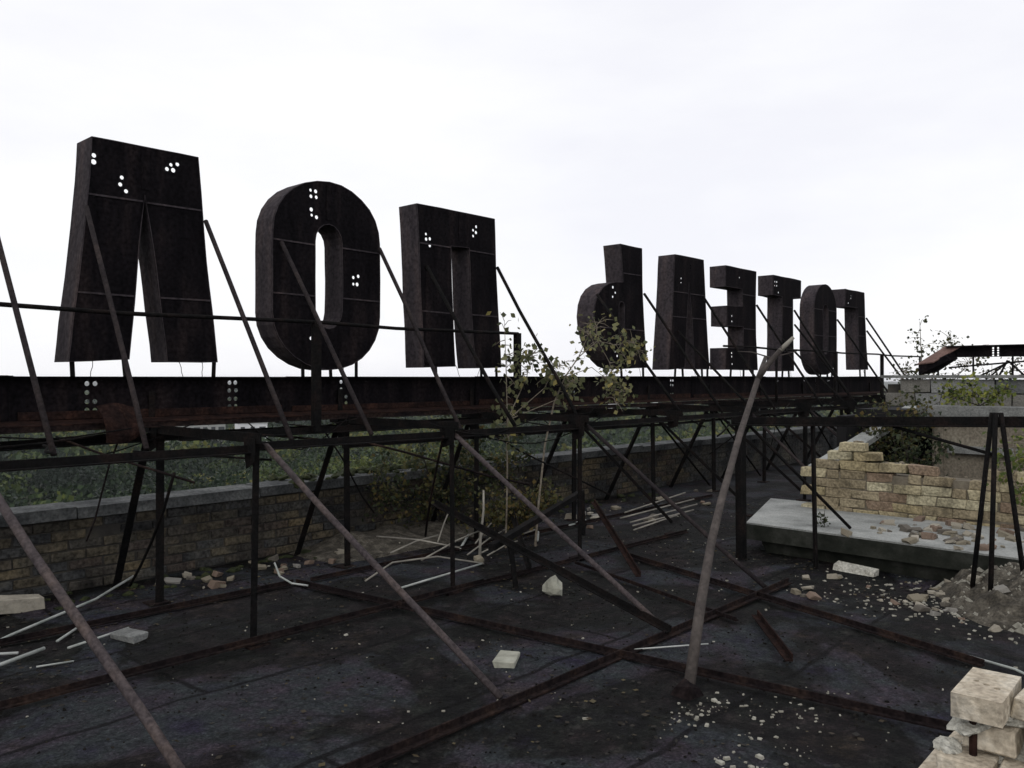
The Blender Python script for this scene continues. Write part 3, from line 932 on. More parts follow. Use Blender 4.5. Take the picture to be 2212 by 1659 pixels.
# ------------------------------------------------------------------ leaning pole
pl = thing('leaning_pole', 'tall grey weathered pole leaning over the roof, split pale at the top', 'pole', (4.0, 2.25, 0))
CA, SA = math.cos(TH), math.sin(TH)
pts = []
for r_, d_, z_ in ((.885, 4.23, -.02), (1.005, 4.47, .385), (1.13, 4.75, .67), (1.24, 4.95, .89), (1.33, 5.12, 1.03), (1.455, 5.37, 1.22), (1.56, 5.56, 1.37), (1.70, 5.80, 1.585), (1.79, 5.92, 1.74)):
    pts.append(Vector((CA * d_ + SA * r_, SA * d_ - CA * r_, z_)))
part('shaft', MB().tube(pts, [.031, .028, .025, .023, .022, .021, .02, .019, .013], 10), M['wood_grey'], pl, True)
part('fork', MB().tube([pts[7], pts[7] + Vector((.035, -.045, .09)), pts[7] + Vector((.09, -.13, .21)), pts[7] + Vector((.13, -.185, .275))], [.02, .02, .017, .01], 8), M['wood_grey'], pl, True)
part('split_end', MB().tube([pts[7] + Vector((.086, -.124, .2)), pts[7] + Vector((.138, -.195, .29))], [.0185, .012], 8), M['wood_pale'], pl, True)
q = pts[7] + Vector((.06, -.085, .145))
part('twig', MB().tube([q, q + Vector((-.08, .12, .045)), q + Vector((-.13, .2, .05))], [.006, .004, .002], 5), M['wood_grey'], pl)
part('twig', MB().tube([q + Vector((.02, -.04, .02)), q + Vector((.09, -.13, .05))], [.005, .002], 5), M['wood_grey'], pl)
part('foot', MB().hexa([(3.64, 2.15, -.03), (3.78, 2.13, -.03), (3.78, 2.27, -.03), (3.64, 2.28, -.03)],
                       [(3.67, 2.17, .06), (3.76, 2.16, .03), (3.76, 2.24, .07), (3.67, 2.25, .04)]), M['rail'], pl)

# ------------------------------------------------------------------ near brick pier at the lower right
pr = thing('brick_pier', 'ragged stump of pale hollow bricks standing close by on the roof', 'brick pier', (2.6, .5, 0))
lpb = [[(-.125, -.06), (.125, -.06), (.125, .06), (-.125, .06)]] + [circ(dx, dy, .0085, 10) for dx, dy in ((-.02, -.028), (-.005, .0), (.01, .028))]
me = flat_with_holes('hollow_brick', lpb, .064)
me.transform(Matrix(((1, 0, 0, 0), (0, 0, 1, 0), (0, 1, 0, -.032), (0, 0, 0, 1))))
def pier_brick(x, y, z, rz=0, me_=None, rx=0):
    o = link('brick', me_, None, pr, (x - 2.6, y - .5, z))
    o.rotation_euler = (rx, 0, rz)
nms = [brick_mesh('brick', .25, .12, .066, M['brick_near'], 80 + s, .008) for s in range(5)]
for n_ in nms:
    n_.transform(Matrix.Rotation(math.radians(90), 4, 'Z'))
me.materials.append(M['brick_near'])
pier_brick(2.54, .585, .738, .03, me)
pier_brick(2.625, .45, .735, -.06, nms[0], .05)
pier_brick(2.60, .565, .645, .02, nms[1])
pier_brick(2.60, .43, .645, .05, nms[2])
pier_brick(2.525, .61, .567, -.03, nms[3])
pier_brick(2.72, .33, .567, .1, nms[1])
pier_brick(2.70, .33, .645, -.1, nms[4])
pier_brick(2.72, .32, .735, .2, nms[3])
pier_brick(2.53, .475, .567, .08, nms[4])
pier_brick(2.78, .54, .567, .0, nms[2])
for row in range(7):
    z = .03 + row * .078
    for k in range(3):
        for s_ in range(2):
            pier_brick(2.52 + .255 * s_ + (row % 2) * .06, .70 - .13 * k - .03, z, rr.uniform(-.03, .03), rr.choice(nms))
mb = MB()
for c_, s_, sd_ in (((2.53, .58, .685), .075, 1), ((2.50, .62, .67), .06, 2), ((2.60, .56, .68), .07, 3), ((2.46, .66, .605), .045, 4), ((2.55, .52, .605), .06, 5), ((2.62, .44, .675), .08, 6), ((2.47, .6, .49), .06, 8), ((2.58, .4, .77), .04, 9)):
    rock(mb, c_, s_, sd_, .3, 3)
part('mortar', mb, M['mortar'], pr)
mb = MB()
mb.tube([(2.463, .60, .595), (2.466, .60, .69)], .01, 8)
part('iron_tie', mb, M['rust'], pr)
mb = MB()
for k in range(9):
    rock(mb, (2.62 + rr.uniform(-.2, .2), .55 + rr.uniform(-.2, .15), .25 + .04 * k), .1, 90 + k, .4)
part('core', mb, M['mortar'], pr)

# ------------------------------------------------------------------ loose things on the roof
def loose_brick(x, y, rz, label, l=.25, w=.12, h=.066, mtl='rubble', tilt=0):
    me = brick_mesh('loose_brick', l, w, h, M[mtl], int(x * 100), .012)
    o = link('loose_brick', me, None, None, (x, y, h / 2 - .004))
    o.rotation_euler = (tilt, 0, rz)
    tag(o, label, 'brick')
loose_brick(2.2, 5.2, .3, 'grey flat brick lying near the base rail on the left', .2, .12, .045, 'concrete')
loose_brick(3.45, 3.2, -1.0, 'pale flat brick lying alone on the open roof below the struts', .22, .11, .04, 'stone')
loose_brick(1.95, 6.38, 1.5, 'pale broken brick lying at the foot of the parapet', .3, .14, .10, 'rubble', .1)
mb = MB()
rock(mb, (4.76, 3.95, .05), .085, 501, .8, 2)
solo('rubble_lump', mb, M['stone'], 'pale rounded lump of rubble sitting on the roof by the short iron stub', 'rubble', (4.72, 4.02, 0))

def rod(name, pts, r, mtl, label, cat, group=None):
    base = (pts[0][0], pts[0][1], 0)
    return solo(name, MB().tube(pts, r * .62, 7), M[mtl], label, cat, base, group, True)
rod('conduit', [(1.05, 5.18, .02), (1.7, 5.7, .03), (2.35, 6.1, .05), (2.75, 6.42, .09)], .014, 'pvc', 'long white conduit lying from the parapet foot towards the base rail', 'pipe')
rod('conduit', [(1.3, 5.08, .025), (1.75, 5.28, .03)], .017, 'pvc', 'short thick white conduit lying beside the long one', 'pipe')
rod('conduit', [(1.85, 5.2, .025), (2.25, 5.32, .03)], .012, 'pvc', 'thin pale conduit stub beyond the thick white conduit', 'pipe')
rod('conduit', [(1.05, 5.6, .02), (1.45, 5.45, .025), (1.62, 5.3, .03)], .013, 'pvc', 'pale conduit bent towards the parapet beside the long one', 'pipe')
rod('conduit', [(3.55, 5.75, .16), (3.5, 5.6, .09), (3.53, 5.48, .05), (3.62, 5.4, .03)], .012, 'pvc', 'small curved white conduit by the corner of the base rails', 'pipe')
rod('conduit', [(4.05, 4.86, .02), (5.05, 4.96, .03)], .013, 'pvc', 'straight white conduit lying in front of the pale stick pile', 'pipe')
rod('conduit', [(4.0, 5.2, .03), (4.35, 5.3, .10), (4.75, 5.2, .10), (5.05, 4.95, .03)], .012, 'wood_pale', 'pale curved strip arching over the stick pile', 'strip')
sticks = [((4.9, 6.2, .12), (5.3, 5.5, .05)), ((4.75, 5.4, .04), (5.9, 5.75, .12)), ((5.2, 5.3, .03), (6.2, 5.7, .10)), ((5.3, 5.25, .03), (6.4, 5.55, .06)),
          ((5.35, 5.85, .05), (5.75, 6.1, .3)), ((4.7, 5.75, .06), (5.4, 5.9, .1)), ((5.5, 5.5, .06), (6.5, 6.1, .16)), ((5.3, 5.15, .03), (6.0, 5.35, .05))]
for k, (a, b2) in enumerate(sticks):
    rod('stick', [a, [(a[i] + b2[i]) / 2 + (.015 if i == 2 else .02) for i in range(3)], b2], .012, 'wood_pale', 'pale stick in the heap by the parapet', 'stick', 'pale sticks heaped by the parapet')
st = [((7.6, 5.35, .05), (9.0, 5.25, .12)), ((7.5, 5.15, .04), (8.9, 5.15, .08)), ((7.4, 5.05, .03), (8.6, 5.02, .06)), ((7.9, 5.5, .06), (9.3, 5.55, .14)), ((7.2, 4.9, .03), (8.2, 5.0, .05))]
for k, (a, b2) in enumerate(st):
    rod('lath', [a, b2], .014, 'wood_pale', 'thin pale lath in the flat bundle under the far part of the frame', 'lath', 'laths bundled under the frame')
for a, b2, lab in (((5.35, 5.55, .02), (5.85, 5.95, .03), 'short white tube lying beside the pale stake with the lumpy foot'), ((6.15, 5.3, .02), (6.45, 5.55, .03), 'short white tube lying below the sapling'),
                   ((6.95, 5.55, .03), (7.3, 5.6, .04), 'white tube with a yellowish end near the lath bundle')):
    rod('tube_offcut', [a, b2], .02, 'pvc', lab, 'pipe')
rod('conduit', [(4.05, 2.78, .02), (4.45, 2.5, .02)], .007, 'pvc', 'thin white wire lying near the foot of the leaning pole', 'wire')
rod('conduit', [(5.25, 1.3, .02), (5.15, 1.05, .03), (5.05, .9, .02)], .012, 'pvc', 'white curved strip lying beyond the brick pier', 'strip')

for k in range(9):
    x, y = rr.uniform(.9, 2.2), rr.uniform(4.95, 6.1)
    a = rr.uniform(0, 3.1)
    L_ = rr.uniform(.08, .3)
    rod('strip_scrap', [(x, y, .02), (x + L_ * math.cos(a), y + L_ * math.sin(a), .025)], rr.uniform(.008, .016), 'pvc', 'small pale strip scrap among the conduits by the parapet', 'scrap', 'pale strip scraps by the parapet')
# fallen iron stub with a bar resting on it
ib = thing('fallen_bar', 'thick dark iron bar propped on a short stub post', 'iron bar', (4.68, 4.28, 0))
part('bar', MB().prism((4.5, 4.33, .335), (6.85, 5.3, .42), SQ(.055, .05)), M['steel'], ib)
part('stub_post', MB().prism((4.70, 4.28, -.03), (4.68, 4.33, .35), ANG(.05, .008)), M['steel'], ib)
part('prop', MB().prism((6.75, 5.22, -.03), (6.8, 5.27, .42), ANG(.05, .008)), M['steel'], ib)
for p0, p1, lab in (((4.75, 5.25, .55), (4.42, 2.75, .06), 'dark angle iron leaning from the stick pile down to the crossing rails'),
                    ((6.6, 6.2, .5), (5.0, 4.4, .1), 'dark bent iron rod crossing behind the fallen bar'),
                    ((7.1, 5.35, .3), (5.5, 3.7, .06), 'reddish angle iron fallen beside the short stub'),
                    ((5.15, 2.55, .05), (4.45, 2.0, .05), 'rusty angle iron lying across the rails beside the leaning pole')):
    solo('fallen_angle_iron', MB().prism(p0, p1, ANG(.042, .008)), M['steel'] if 'dark' in lab else M['rust'], lab, 'angle iron', (p1[0], p1[1], 0))
# stump of a post with a pale shoe
sp = thing('post_stump', 'thin pale upright stake with a lumpy foot beside the stick pile', 'stake', (4.85, 4.9, 0))
part('stake', MB().tube([(5.1, 5.05, 0), (5.12, 5.06, .2), (5.18, 5.08, .45), (5.2, 5.1, .62)], [.014, .012, .01, .008], 7), M['wood_pale'], sp, True)
mb = MB()
rock(mb, (5.09, 5.05, .035), .06, 77, .7, 2)
part('foot', mb, M['rubble'], sp)

# rubble pieces on and below the slab
def shard(sd_):
    r_ = random.Random(sd_)
    bm = bmesh.new()
    bmesh.ops.create_cube(bm, size=2)
    ax = (r_.uniform(.8, 1.4), r_.uniform(.55, .95), r_.uniform(.35, .7))
    for v_ in bm.verts:
        v_.co = Vector((v_.co.x * ax[0] * r_.uniform(.55, 1.1), v_.co.y * ax[1] * r_.uniform(.55, 1.1), v_.co.z * ax[2] * r_.uniform(.6, 1.1)))
    bmesh.ops.bevel(bm, geom=bm.edges[:], offset=.1, segments=1, affect='EDGES')
    for v_ in bm.verts:
        v_.co += Vector((r_.uniform(-.07, .07), r_.uniform(-.07, .07), r_.uniform(-.05, .05)))
    me = bpy.data.meshes.new('rubble_piece')
    bm.to_mesh(me)
    bm.free()
    me.materials.append(M['rubble'])
    return me
SHARDS = [shard(q) for q in range(14)]
def rub(x, y, z, s, sd_, label, group, mtl='rubble'):
    o = link('rubble_piece', rr.choice(SHARDS), None, None, (x, y, z + s * .3))
    o.scale = (s, s, s)
    o.rotation_euler = (rr.uniform(-.35, .35), rr.uniform(-.35, .35), rr.uniform(0, 6.28))
    tag(o, label, 'rubble', group)
k = 0
for _ in range(66):
    x, y = rr.gauss(7.55, .3), rr.gauss(2.05, .34)
    if 7.05 < x < 8.3 and 1.0 < y < 2.9:
        rub(x, y, .275, rr.uniform(.015, .06), 600 + k, 'pale rubble fragment strewn on the concrete slab', 'rubble on the slab')
        k += 1
for _ in range(80):
    x, y = rr.gauss(6.45, .25), rr.gauss(1.65, .55)
    if 5.9 < x < 6.9 and .7 < y < 3.0:
        rub(x, y, .0, rr.uniform(.012, .05), 700 + k, 'rubble fragment lying on the roof below the slab edge', 'rubble below the slab')
        k += 1
for _ in range(48):
    rub(rr.uniform(2.9, 6.0), rr.uniform(5.95, 6.55), .0, rr.uniform(.015, .055), 800 + k, 'rubble fragment along the foot of the parapet', 'rubble along the parapet')
    k += 1
for _ in range(18):
    rub(rr.uniform(7.0, 10.5), rr.uniform(5.0, 6.2), .0, rr.uniform(.03, .07), 900 + k, 'pale rubble fragment under the far part of the sign frame', 'rubble under the frame')
    k += 1
solo('wood_offcut', MB().hexa([(6.93, 2.74, .0), (6.9, 2.40, .0), (6.99, 2.39, .0), (7.02, 2.73, .0)], [(6.95, 2.74, .045), (6.92, 2.40, .03), (7.0, 2.39, .05), (7.03, 2.73, .065)]),
     M['mortar'], 'pale flat board lying at the foot of the concrete slab', 'board', (6.95, 2.57, 0))

nh = 60
hv, hf = [], []
def heapz(x, y):
    q_ = ((x - 7.0) / 1.15) ** 2 + ((y - .9) / 1.05) ** 2
    e_ = max(0, 1 - q_)
    n_ = mnoise.noise
    return (deckz(x, y) - .03 + e_ * (.36 + .16 * n_(Vector((x * 2.5, y * 2.5, 8)))) +
            min(1, e_ * 3) * (.09 * n_(Vector((x * 6, y * 6, 5))) + .045 * n_(Vector((x * 15, y * 15, 5)))))
for i in range(nh):
    for j in range(nh):
        x, y = 5.7 + 2.5 * i / (nh - 1), -.25 + 2.3 * j / (nh - 1)
        hv.append((x, y, heapz(x, y)))
for i in range(nh - 1):
    for j in range(nh - 1):
        hf.append((i * nh + j, (i + 1) * nh + j, (i + 1) * nh + j + 1, i * nh + j + 1))
struct('rubble_heap', MB().add(hv, hf), M['earth'], 'stuff')
for _ in range(60):
    a_, q_ = rr.uniform(0, 6.28), rr.random() ** .6
    x, y = 7.0 + 1.12 * q_ * math.cos(a_), .9 + 1.02 * q_ * math.sin(a_)
    rub(x, y, heapz(x, y) - .004, rr.uniform(.015, .065), 0, 'broken brick fragment on the pale rubble heap beyond the trestle legs', 'fragments on the rubble heap')
mb = MB()
for k in range(900):
    a_, q_ = rr.uniform(0, 6.28), rr.random() ** .5
    x, y = 7.0 + 1.15 * q_ * math.cos(a_), .9 + 1.05 * q_ * math.sin(a_)
    s_ = rr.uniform(.005, .018) if rr.random() < .8 else rr.uniform(.02, .05)
    z_ = heapz(x, y)
    mb.add([(x - s_, y - s_ * .7, z_ - .006), (x + s_, y - s_, z_ - .006), (x + s_ * .3, y + s_, z_ - .006), (x, y, z_ + s_ * .8)], [(0, 1, 3), (1, 2, 3), (2, 0, 3)])
struct('heap_crumbs', mb, M['chip'], 'stuff')
nh = 36
hv, hf = [], []
for i in range(nh):
    for j in range(14):
        x = 4.2 + 2.2 * i / (nh - 1)
        y = 5.85 + .78 * j / 13
        e_ = math.sin(math.pi * i / (nh - 1)) ** .7 * math.sin(math.pi * min(1, (j + .0) / 13 * .62))
        hv.append((x, y, deckz(x, y) - .012 + e_ * (.12 + .07 * mnoise.noise(Vector((x * 3, y * 3, 2)))) + .018 * e_ * mnoise.noise(Vector((x * 14, y * 14, 5)))))
for i in range(nh - 1):
    for j in range(13):
        hf.append((i * 14 + j, (i + 1) * 14 + j, (i + 1) * 14 + j + 1, i * 14 + j + 1))
struct('earth_heap', MB().add(hv, hf), M['earth'], 'stuff')

# fine pale flakes and grit nobody could count
mb = MB()
def flake(x, y, s):
    a = rr.uniform(0, 6.28)
    ca, sa = math.cos(a), math.sin(a)
    el = rr.uniform(.4, 1)
    dz_ = deckz(x, y)
    z = dz_ + .002 + s * rr.uniform(.15, .5)
    c4 = [(-s, -s * el), (s, -s * el * .6), (s * .7, s * el), (-s * .8, s * el * .7)]
    t_ = rr.uniform(-.12, .12) * s
    lo = [(x + ca * u - sa * w, y + sa * u + ca * w, dz_ - .004) for u, w in c4]
    hi = [(x + (ca * u - sa * w) * .85, y + (sa * u + ca * w) * .85, z + t_ * (1 if q % 2 else -1)) for q, (u, w) in enumerate(c4)]
    mb.hexa(lo, hi)
for _ in range(360):
    cxy = rr.choice(((3.35, 1.62, .16), (3.02, 1.55, .10), (2.75, 1.25, .14), (2.5, 1.0, .16), (3.55, 2.05, .08), (2.85, .9, .12), (3.9, 1.75, .12), (2.62, 1.5, .1)))
    flake(rr.gauss(cxy[0], cxy[2] * 1.9), rr.gauss(cxy[1], cxy[2] * .7), min(.022, abs(rr.gauss(.004, .005)) + .0015))
for _ in range(560):
    flake(rr.uniform(-1, 9), rr.uniform(.3, 6.4), min(.016, abs(rr.gauss(.003, .004)) + .0015))
for _ in range(420):
    flake(rr.gauss(6.35, .3), rr.gauss(1.5, .5), rr.uniform(.004, .018))
struct('pale_flakes', mb, M['chip'], 'stuff')
mb = MB()
for k in range(5000):
    x, y = rr.uniform(0, 8), rr.uniform(.5, 6.4)
    if mnoise.noise(Vector((x * .8, y * .8, 22))) > -.12:
        s = rr.uniform(.003, .011)
        z = deckz(x, y)
        e5 = [(x + s * rr.uniform(.6, 1.5) * math.cos(q_ * 1.26 + .4 * rr.random()), y + s * rr.uniform(.6, 1.5) * math.sin(q_ * 1.26 + .4 * rr.random())) for q_ in range(5)]
        mb.add([(a_, b_, z - .004) for a_, b_ in e5] + [(x + (a_ - x) * .6, y + (b_ - y) * .6, z + s * rr.uniform(.3, .8)) for a_, b_ in e5],
               [(q_, (q_ + 1) % 5, 5 + (q_ + 1) % 5, 5 + q_) for q_ in range(5)] + [(5, 6, 7, 8, 9)])
struct('roof_grit', mb, M['gritm'], 'stuff')
LP_, LS_, LT_ = [], [], []
while len(LP_) < 4200:
    x, y = rr.uniform(-.5, 10), rr.uniform(.3, 6.5)
    if mnoise.noise(Vector((x * 1.1, y * 1.1, 41))) + .35 * (y - 3.2) / 3 > rr.uniform(-.1, .45):
        LP_.append((x, y, deckz(x, y) + rr.uniform(.003, .014))); LS_.append(rr.uniform(.015, .045)); LT_.append(rr.uniform(0, 1) ** 1.6)
me = leaves_mesh('leaf_litter', LP_, LS_, LT_, M['litter'], (0, 0, 0), 0)
co = np.empty(len(me.vertices) * 3); me.vertices.foreach_get('co', co); co = co.reshape(-1, 4, 3)
zc = co[:, :1, 2]; co[:, :, 2] = zc + (co[:, :, 2] - zc) * .25
me.vertices.foreach_set('co', co.ravel()); me.update()
o = link('leaf_litter', me, None)
o['kind'] = 'stuff'
mb = MB()
for k in range(120):
    x = rr.uniform(4.2, 7.4)
    rock(mb, (x, PY + rr.uniform(-.05, .28), .64 + rr.uniform(-.02, .03)), rr.uniform(.03, .09), 2000 + k, .5)
for k in range(80):
    x, y = rr.uniform(1.5, 10), rr.uniform(6.2, 6.62)
    rock(mb, (x, y, .0), rr.uniform(.03, .07), 2200 + k, .5)
struct('moss_cushions', mb, M['moss'], 'stuff')


# ------------------------------------------------------------------ plants on the roof
def plant(name, label, cat, base, stems, leaf_n, leaf_size, mtl, spread, seed, tint=(.45, .25), bark='bark', droop=.5, group=None):
    """stems: list of poly-lines with start radius; twigs and leaves grow along them."""
    r_ = random.Random(seed)
    t = thing(name, label, cat, base, group)
    wood = MB()
    tips = []
    for pts, rad in stems:
        pts = [Vector(p) for p in pts]
        n = len(pts)
        lo_ = .5 if 'sapling' in name else .25
        wood.tube(pts, [max(.002, rad * (1 - .8 * i / (n - 1))) for i in range(n)], 6)
        for _ in range(min(34, int(leaf_n / 22) + 2)):
            s = r_.uniform(lo_, 1) * (n - 1)
            i = min(int(s), n - 2)
            p = pts[i].lerp(pts[i + 1], s - i)
            d = Vector((r_.gauss(0, 1), r_.gauss(0, 1), r_.gauss(.25, .7))).normalized()
            L_ = spread * r_.uniform(.4, 1.1)
            mid = p + d * L_ * .55 + Vector((0, 0, .04 * L_))
            end = p + d * L_ + Vector((0, 0, -.12 * L_))
            wood.tube([p, mid, end], [.0045, .003, .0015], 4)
            tips.append((p, mid, end))
    part('trunk', wood, M[bark if name != 'shrub' else 'twig'], t)
    P_, S_, T_ = [], [], []
    for k in range(leaf_n):
        a, b3, c3 = r_.choice(tips)
        s = r_.uniform(.25, 1.05)
        p = a.lerp(b3, s * 2) if s < .5 else b3.lerp(c3, s * 2 - 1)
        g = leaf_size * .9
        P_.append((p.x + r_.gauss(0, g), p.y + r_.gauss(0, g), p.z + r_.gauss(0, g)))
        S_.append(leaf_size * r_.uniform(.6, 1.25))
        T_.append(r_.gauss(*tint))
    me = leaves_mesh('foliage', P_, S_, T_, M[mtl], base, droop)
    link('foliage', me, None, t)
    return t

plant('birch_sapling', 'young birch sapling leaning under the bowl letter with yellow-green leaves', 'sapling', (6.0, 5.2, 0),
      [([(6.0, 5.2, 0), (6.05, 5.2, .4), (6.14, 5.2, .95), (6.28, 5.2, 1.35), (6.42, 5.18, 1.6), (6.6, 5.15, 1.8), (6.85, 5.1, 1.97), (7.1, 5.05, 1.93), (7.28, 5.0, 1.74)], .012),
       ([(6.6, 5.15, 1.8), (6.72, 5.12, 2.02), (6.88, 5.1, 2.16)], .005),
       ([(6.85, 5.1, 1.97), (7.0, 5.06, 1.75), (7.06, 5.0, 1.4)], .005),
       ([(6.42, 5.18, 1.6), (6.75, 5.1, 1.7), (6.98, 5.03, 1.55), (7.06, 5.0, 1.25)], .005),
       ([(7.1, 5.05, 1.93), (7.3, 5.0, 1.98), (7.42, 4.98, 1.86)], .004)], 430, .056, 'leaf', .17, 5, (.52, .28), droop=.9)
plant('birch_sapling', 'small sapling growing up around the bent handrail post', 'sapling', (5.75, 5.35, 0),
      [([(5.75, 5.35, 0), (5.74, 5.32, .6), (5.72, 5.3, 1.2), (5.7, 5.3, 1.75), (5.68, 5.3, 2.12)], .010),
       ([(5.72, 5.3, 1.2), (5.9, 5.22, 1.6), (5.97, 5.2, 1.86)], .006),
       ([(5.72, 5.3, 1.2), (6.08, 5.15, 1.5), (6.2, 5.1, 1.75)], .006),
       ([(5.72, 5.3, 1.2), (6.25, 5.1, 1.4), (6.38, 5.05, 1.58)], .006),
       ([(5.74, 5.32, .6), (5.6, 5.2, 1.0), (5.5, 5.1, 1.3)], .005)], 400, .062, 'leaf', .15, 8, (.36, .28), droop=.9)
plant('shrub', 'dark green and rusty shrub spreading over the parapet coping', 'shrub', (5.9, 6.4, 0),
      [([(5.9, 6.4, 0), (5.8, 6.4, .4), (5.6, 6.42, 1.0)], .012), ([(5.9, 6.4, 0), (6.2, 6.4, .45), (6.5, 6.4, 1.1)], .012),
       ([(5.9, 6.4, 0), (6.0, 6.3, .5), (6.1, 6.25, 1.25)], .01), ([(6.1, 6.4, .1), (6.6, 6.35, .45), (7.0, 6.3, .7)], .01), ([(5.7, 6.4, .1), (5.3, 6.4, .4), (5.05, 6.4, .62)], .01)],
      2600, .044, 'leaf_dark', .36, 12, (.45, .34))
plant('shrub', 'low brown bramble growing between the base rails below the sapling', 'shrub', (5.9, 5.6, 0),
      [([(5.9, 5.6, 0), (5.8, 5.5, .3), (5.6, 5.4, .5)], .008), ([(5.9, 5.6, 0), (6.2, 5.5, .3), (6.5, 5.4, .45)], .008), ([(5.9, 5.6, 0), (6.0, 5.4, .3), (6.2, 5.2, .4)], .008)],
      1300, .045, 'leaf_dark', .25, 14, (.65, .28))
plant('shrub', 'bright yellow-green shrub growing on the ruined lintel', 'shrub', (10.75, 2.55, 1.27),
      [([(10.75, 2.55, 1.27), (10.75, 2.6, 1.4), (10.7, 2.65, 1.55)], .008), ([(10.75, 2.55, 1.27), (10.75, 2.4, 1.38), (10.7, 2.25, 1.5)], .008), ([(10.75, 2.55, 1.27), (10.8, 2.8, 1.36), (10.8, 2.9, 1.45)], .008)],
      430, .05, 'leaf_lime', .16, 21, (.5, .25))
plant('shrub', 'grey-green shrub in front of the left end of the block wall', 'shrub', (12.2, 3.6, 0),
      [([(12.2, 3.6, 0), (12.2, 3.65, .8), (12.2, 3.7, 1.45)], .012), ([(12.2, 3.6, 0), (12.2, 3.45, .8), (12.2, 3.35, 1.4)], .012), ([(12.2, 3.6, .2), (12.1, 3.85, .8), (12.0, 4.0, 1.2)], .01)],
      600, .055, 'leaf_dark', .25, 23, (.4, .2))
plant('shrub', 'dull brown-green shrub between the leaning slab and the ruined lintel', 'shrub', (10.2, 3.25, 0),
      [([(10.2, 3.25, 0), (10.2, 3.3, .8), (10.2, 3.4, 1.3)], .012), ([(10.2, 3.25, .3), (10.2, 3.1, .9), (10.2, 3.0, 1.25)], .01), ([(10.2, 3.25, .3), (10.1, 3.5, .8), (10.1, 3.7, 1.1)], .01)], 900, .05, 'leaf_dark', .26, 41, (.45, .3))
plant('small_birch', 'sparse little birch standing against the sky behind the block wall', 'tree', (13.6, 4.0, 0),
      [([(13.6, 4.0, 0), (13.6, 4.0, 1.2), (13.6, 4.02, 1.9), (13.62, 4.05, 2.45)], .016), ([(13.6, 4.0, 1.2), (13.6, 3.8, 1.8), (13.6, 3.62, 2.2)], .009), ([(13.6, 4.0, 1.2), (13.6, 4.15, 1.55), (13.6, 4.3, 1.75)], .008),
       ([(13.6, 3.8, 1.3), (13.6, 3.45, 1.7), (13.6, 3.25, 2.05)], .008)], 620, .05, 'leaf_dark', .26, 25, (.4, .2))
plant('small_birch', 'thin leafy sapling behind the bent end of the upper trough', 'tree', (13.4, 3.05, 0),
      [([(13.4, 3.05, 0), (13.4, 3.05, 1.2), (13.4, 3.02, 1.8)], .012), ([(13.4, 3.05, 1.0), (13.4, 2.8, 1.5), (13.4, 2.72, 1.85)], .009)], 340, .05, 'leaf_dark', .24, 26, (.45, .2))
plant('creeper', 'green creeper hanging over the right part of the broken brick wall', 'creeper', (8.7, 1.75, .3),
      [([(8.7, 1.75, .3), (8.65, 1.75, .8), (8.6, 1.8, 1.2)], .008), ([(8.7, 1.6, .3), (8.6, 1.65, .8), (8.55, 1.6, 1.1)], .008), ([(8.65, 1.75, .8), (8.3, 1.72, .85), (8.26, 1.7, .6)], .006)],
      420, .045, 'leaf_lime', .2, 29, (.3, .22))
plant('shrub', 'tiny dark weed growing on the concrete slab beside the thin trestle post', 'weed', (7.35, 2.98, .275),
      [([(7.35, 2.98, .275), (7.35, 2.98, .34), (7.36, 2.98, .42)], .004)], 70, .03, 'leaf_dark', .07, 31, (.2, .15))
plant('shrub', 'dark shrub rooted in the dark unlit opening of the rooftop house', 'shrub', (9.6, 2.9, 0),
      [([(9.6, 2.9, 0), (9.6, 2.95, .6), (9.6, 3.05, 1.0)], .01), ([(9.6, 2.9, 0), (9.6, 2.75, .6), (9.6, 2.6, .95)], .01)], 420, .05, 'leaf_dark', .22, 33, (.2, .2))


# ------------------------------------------------------------------ forest and far buildings
def crown_points(c, r, h, n, rg):
    """leaf clump positions through a lumpy crown volume, denser at the skin."""
    d = rg.normal(size=(n, 3))
    d /= np.linalg.norm(d, axis=1)[:, None]
    d[:, 2] = np.abs(d[:, 2]) * rg.choice([1, 1, 1, -.9], n)
    k = 1 + .28 * np.sin(d[:, 0] * 5 + c[0]) * np.cos(d[:, 1] * 4 + c[1]) + .15 * np.sin(d[:, 2] * 9 + c[0])
    rad = (rg.random(n) ** .35) * k
    return np.stack([c[0] + d[:, 0] * r * rad, c[1] + d[:, 1] * r * rad, c[2] + d[:, 2] * h * rad], 1)

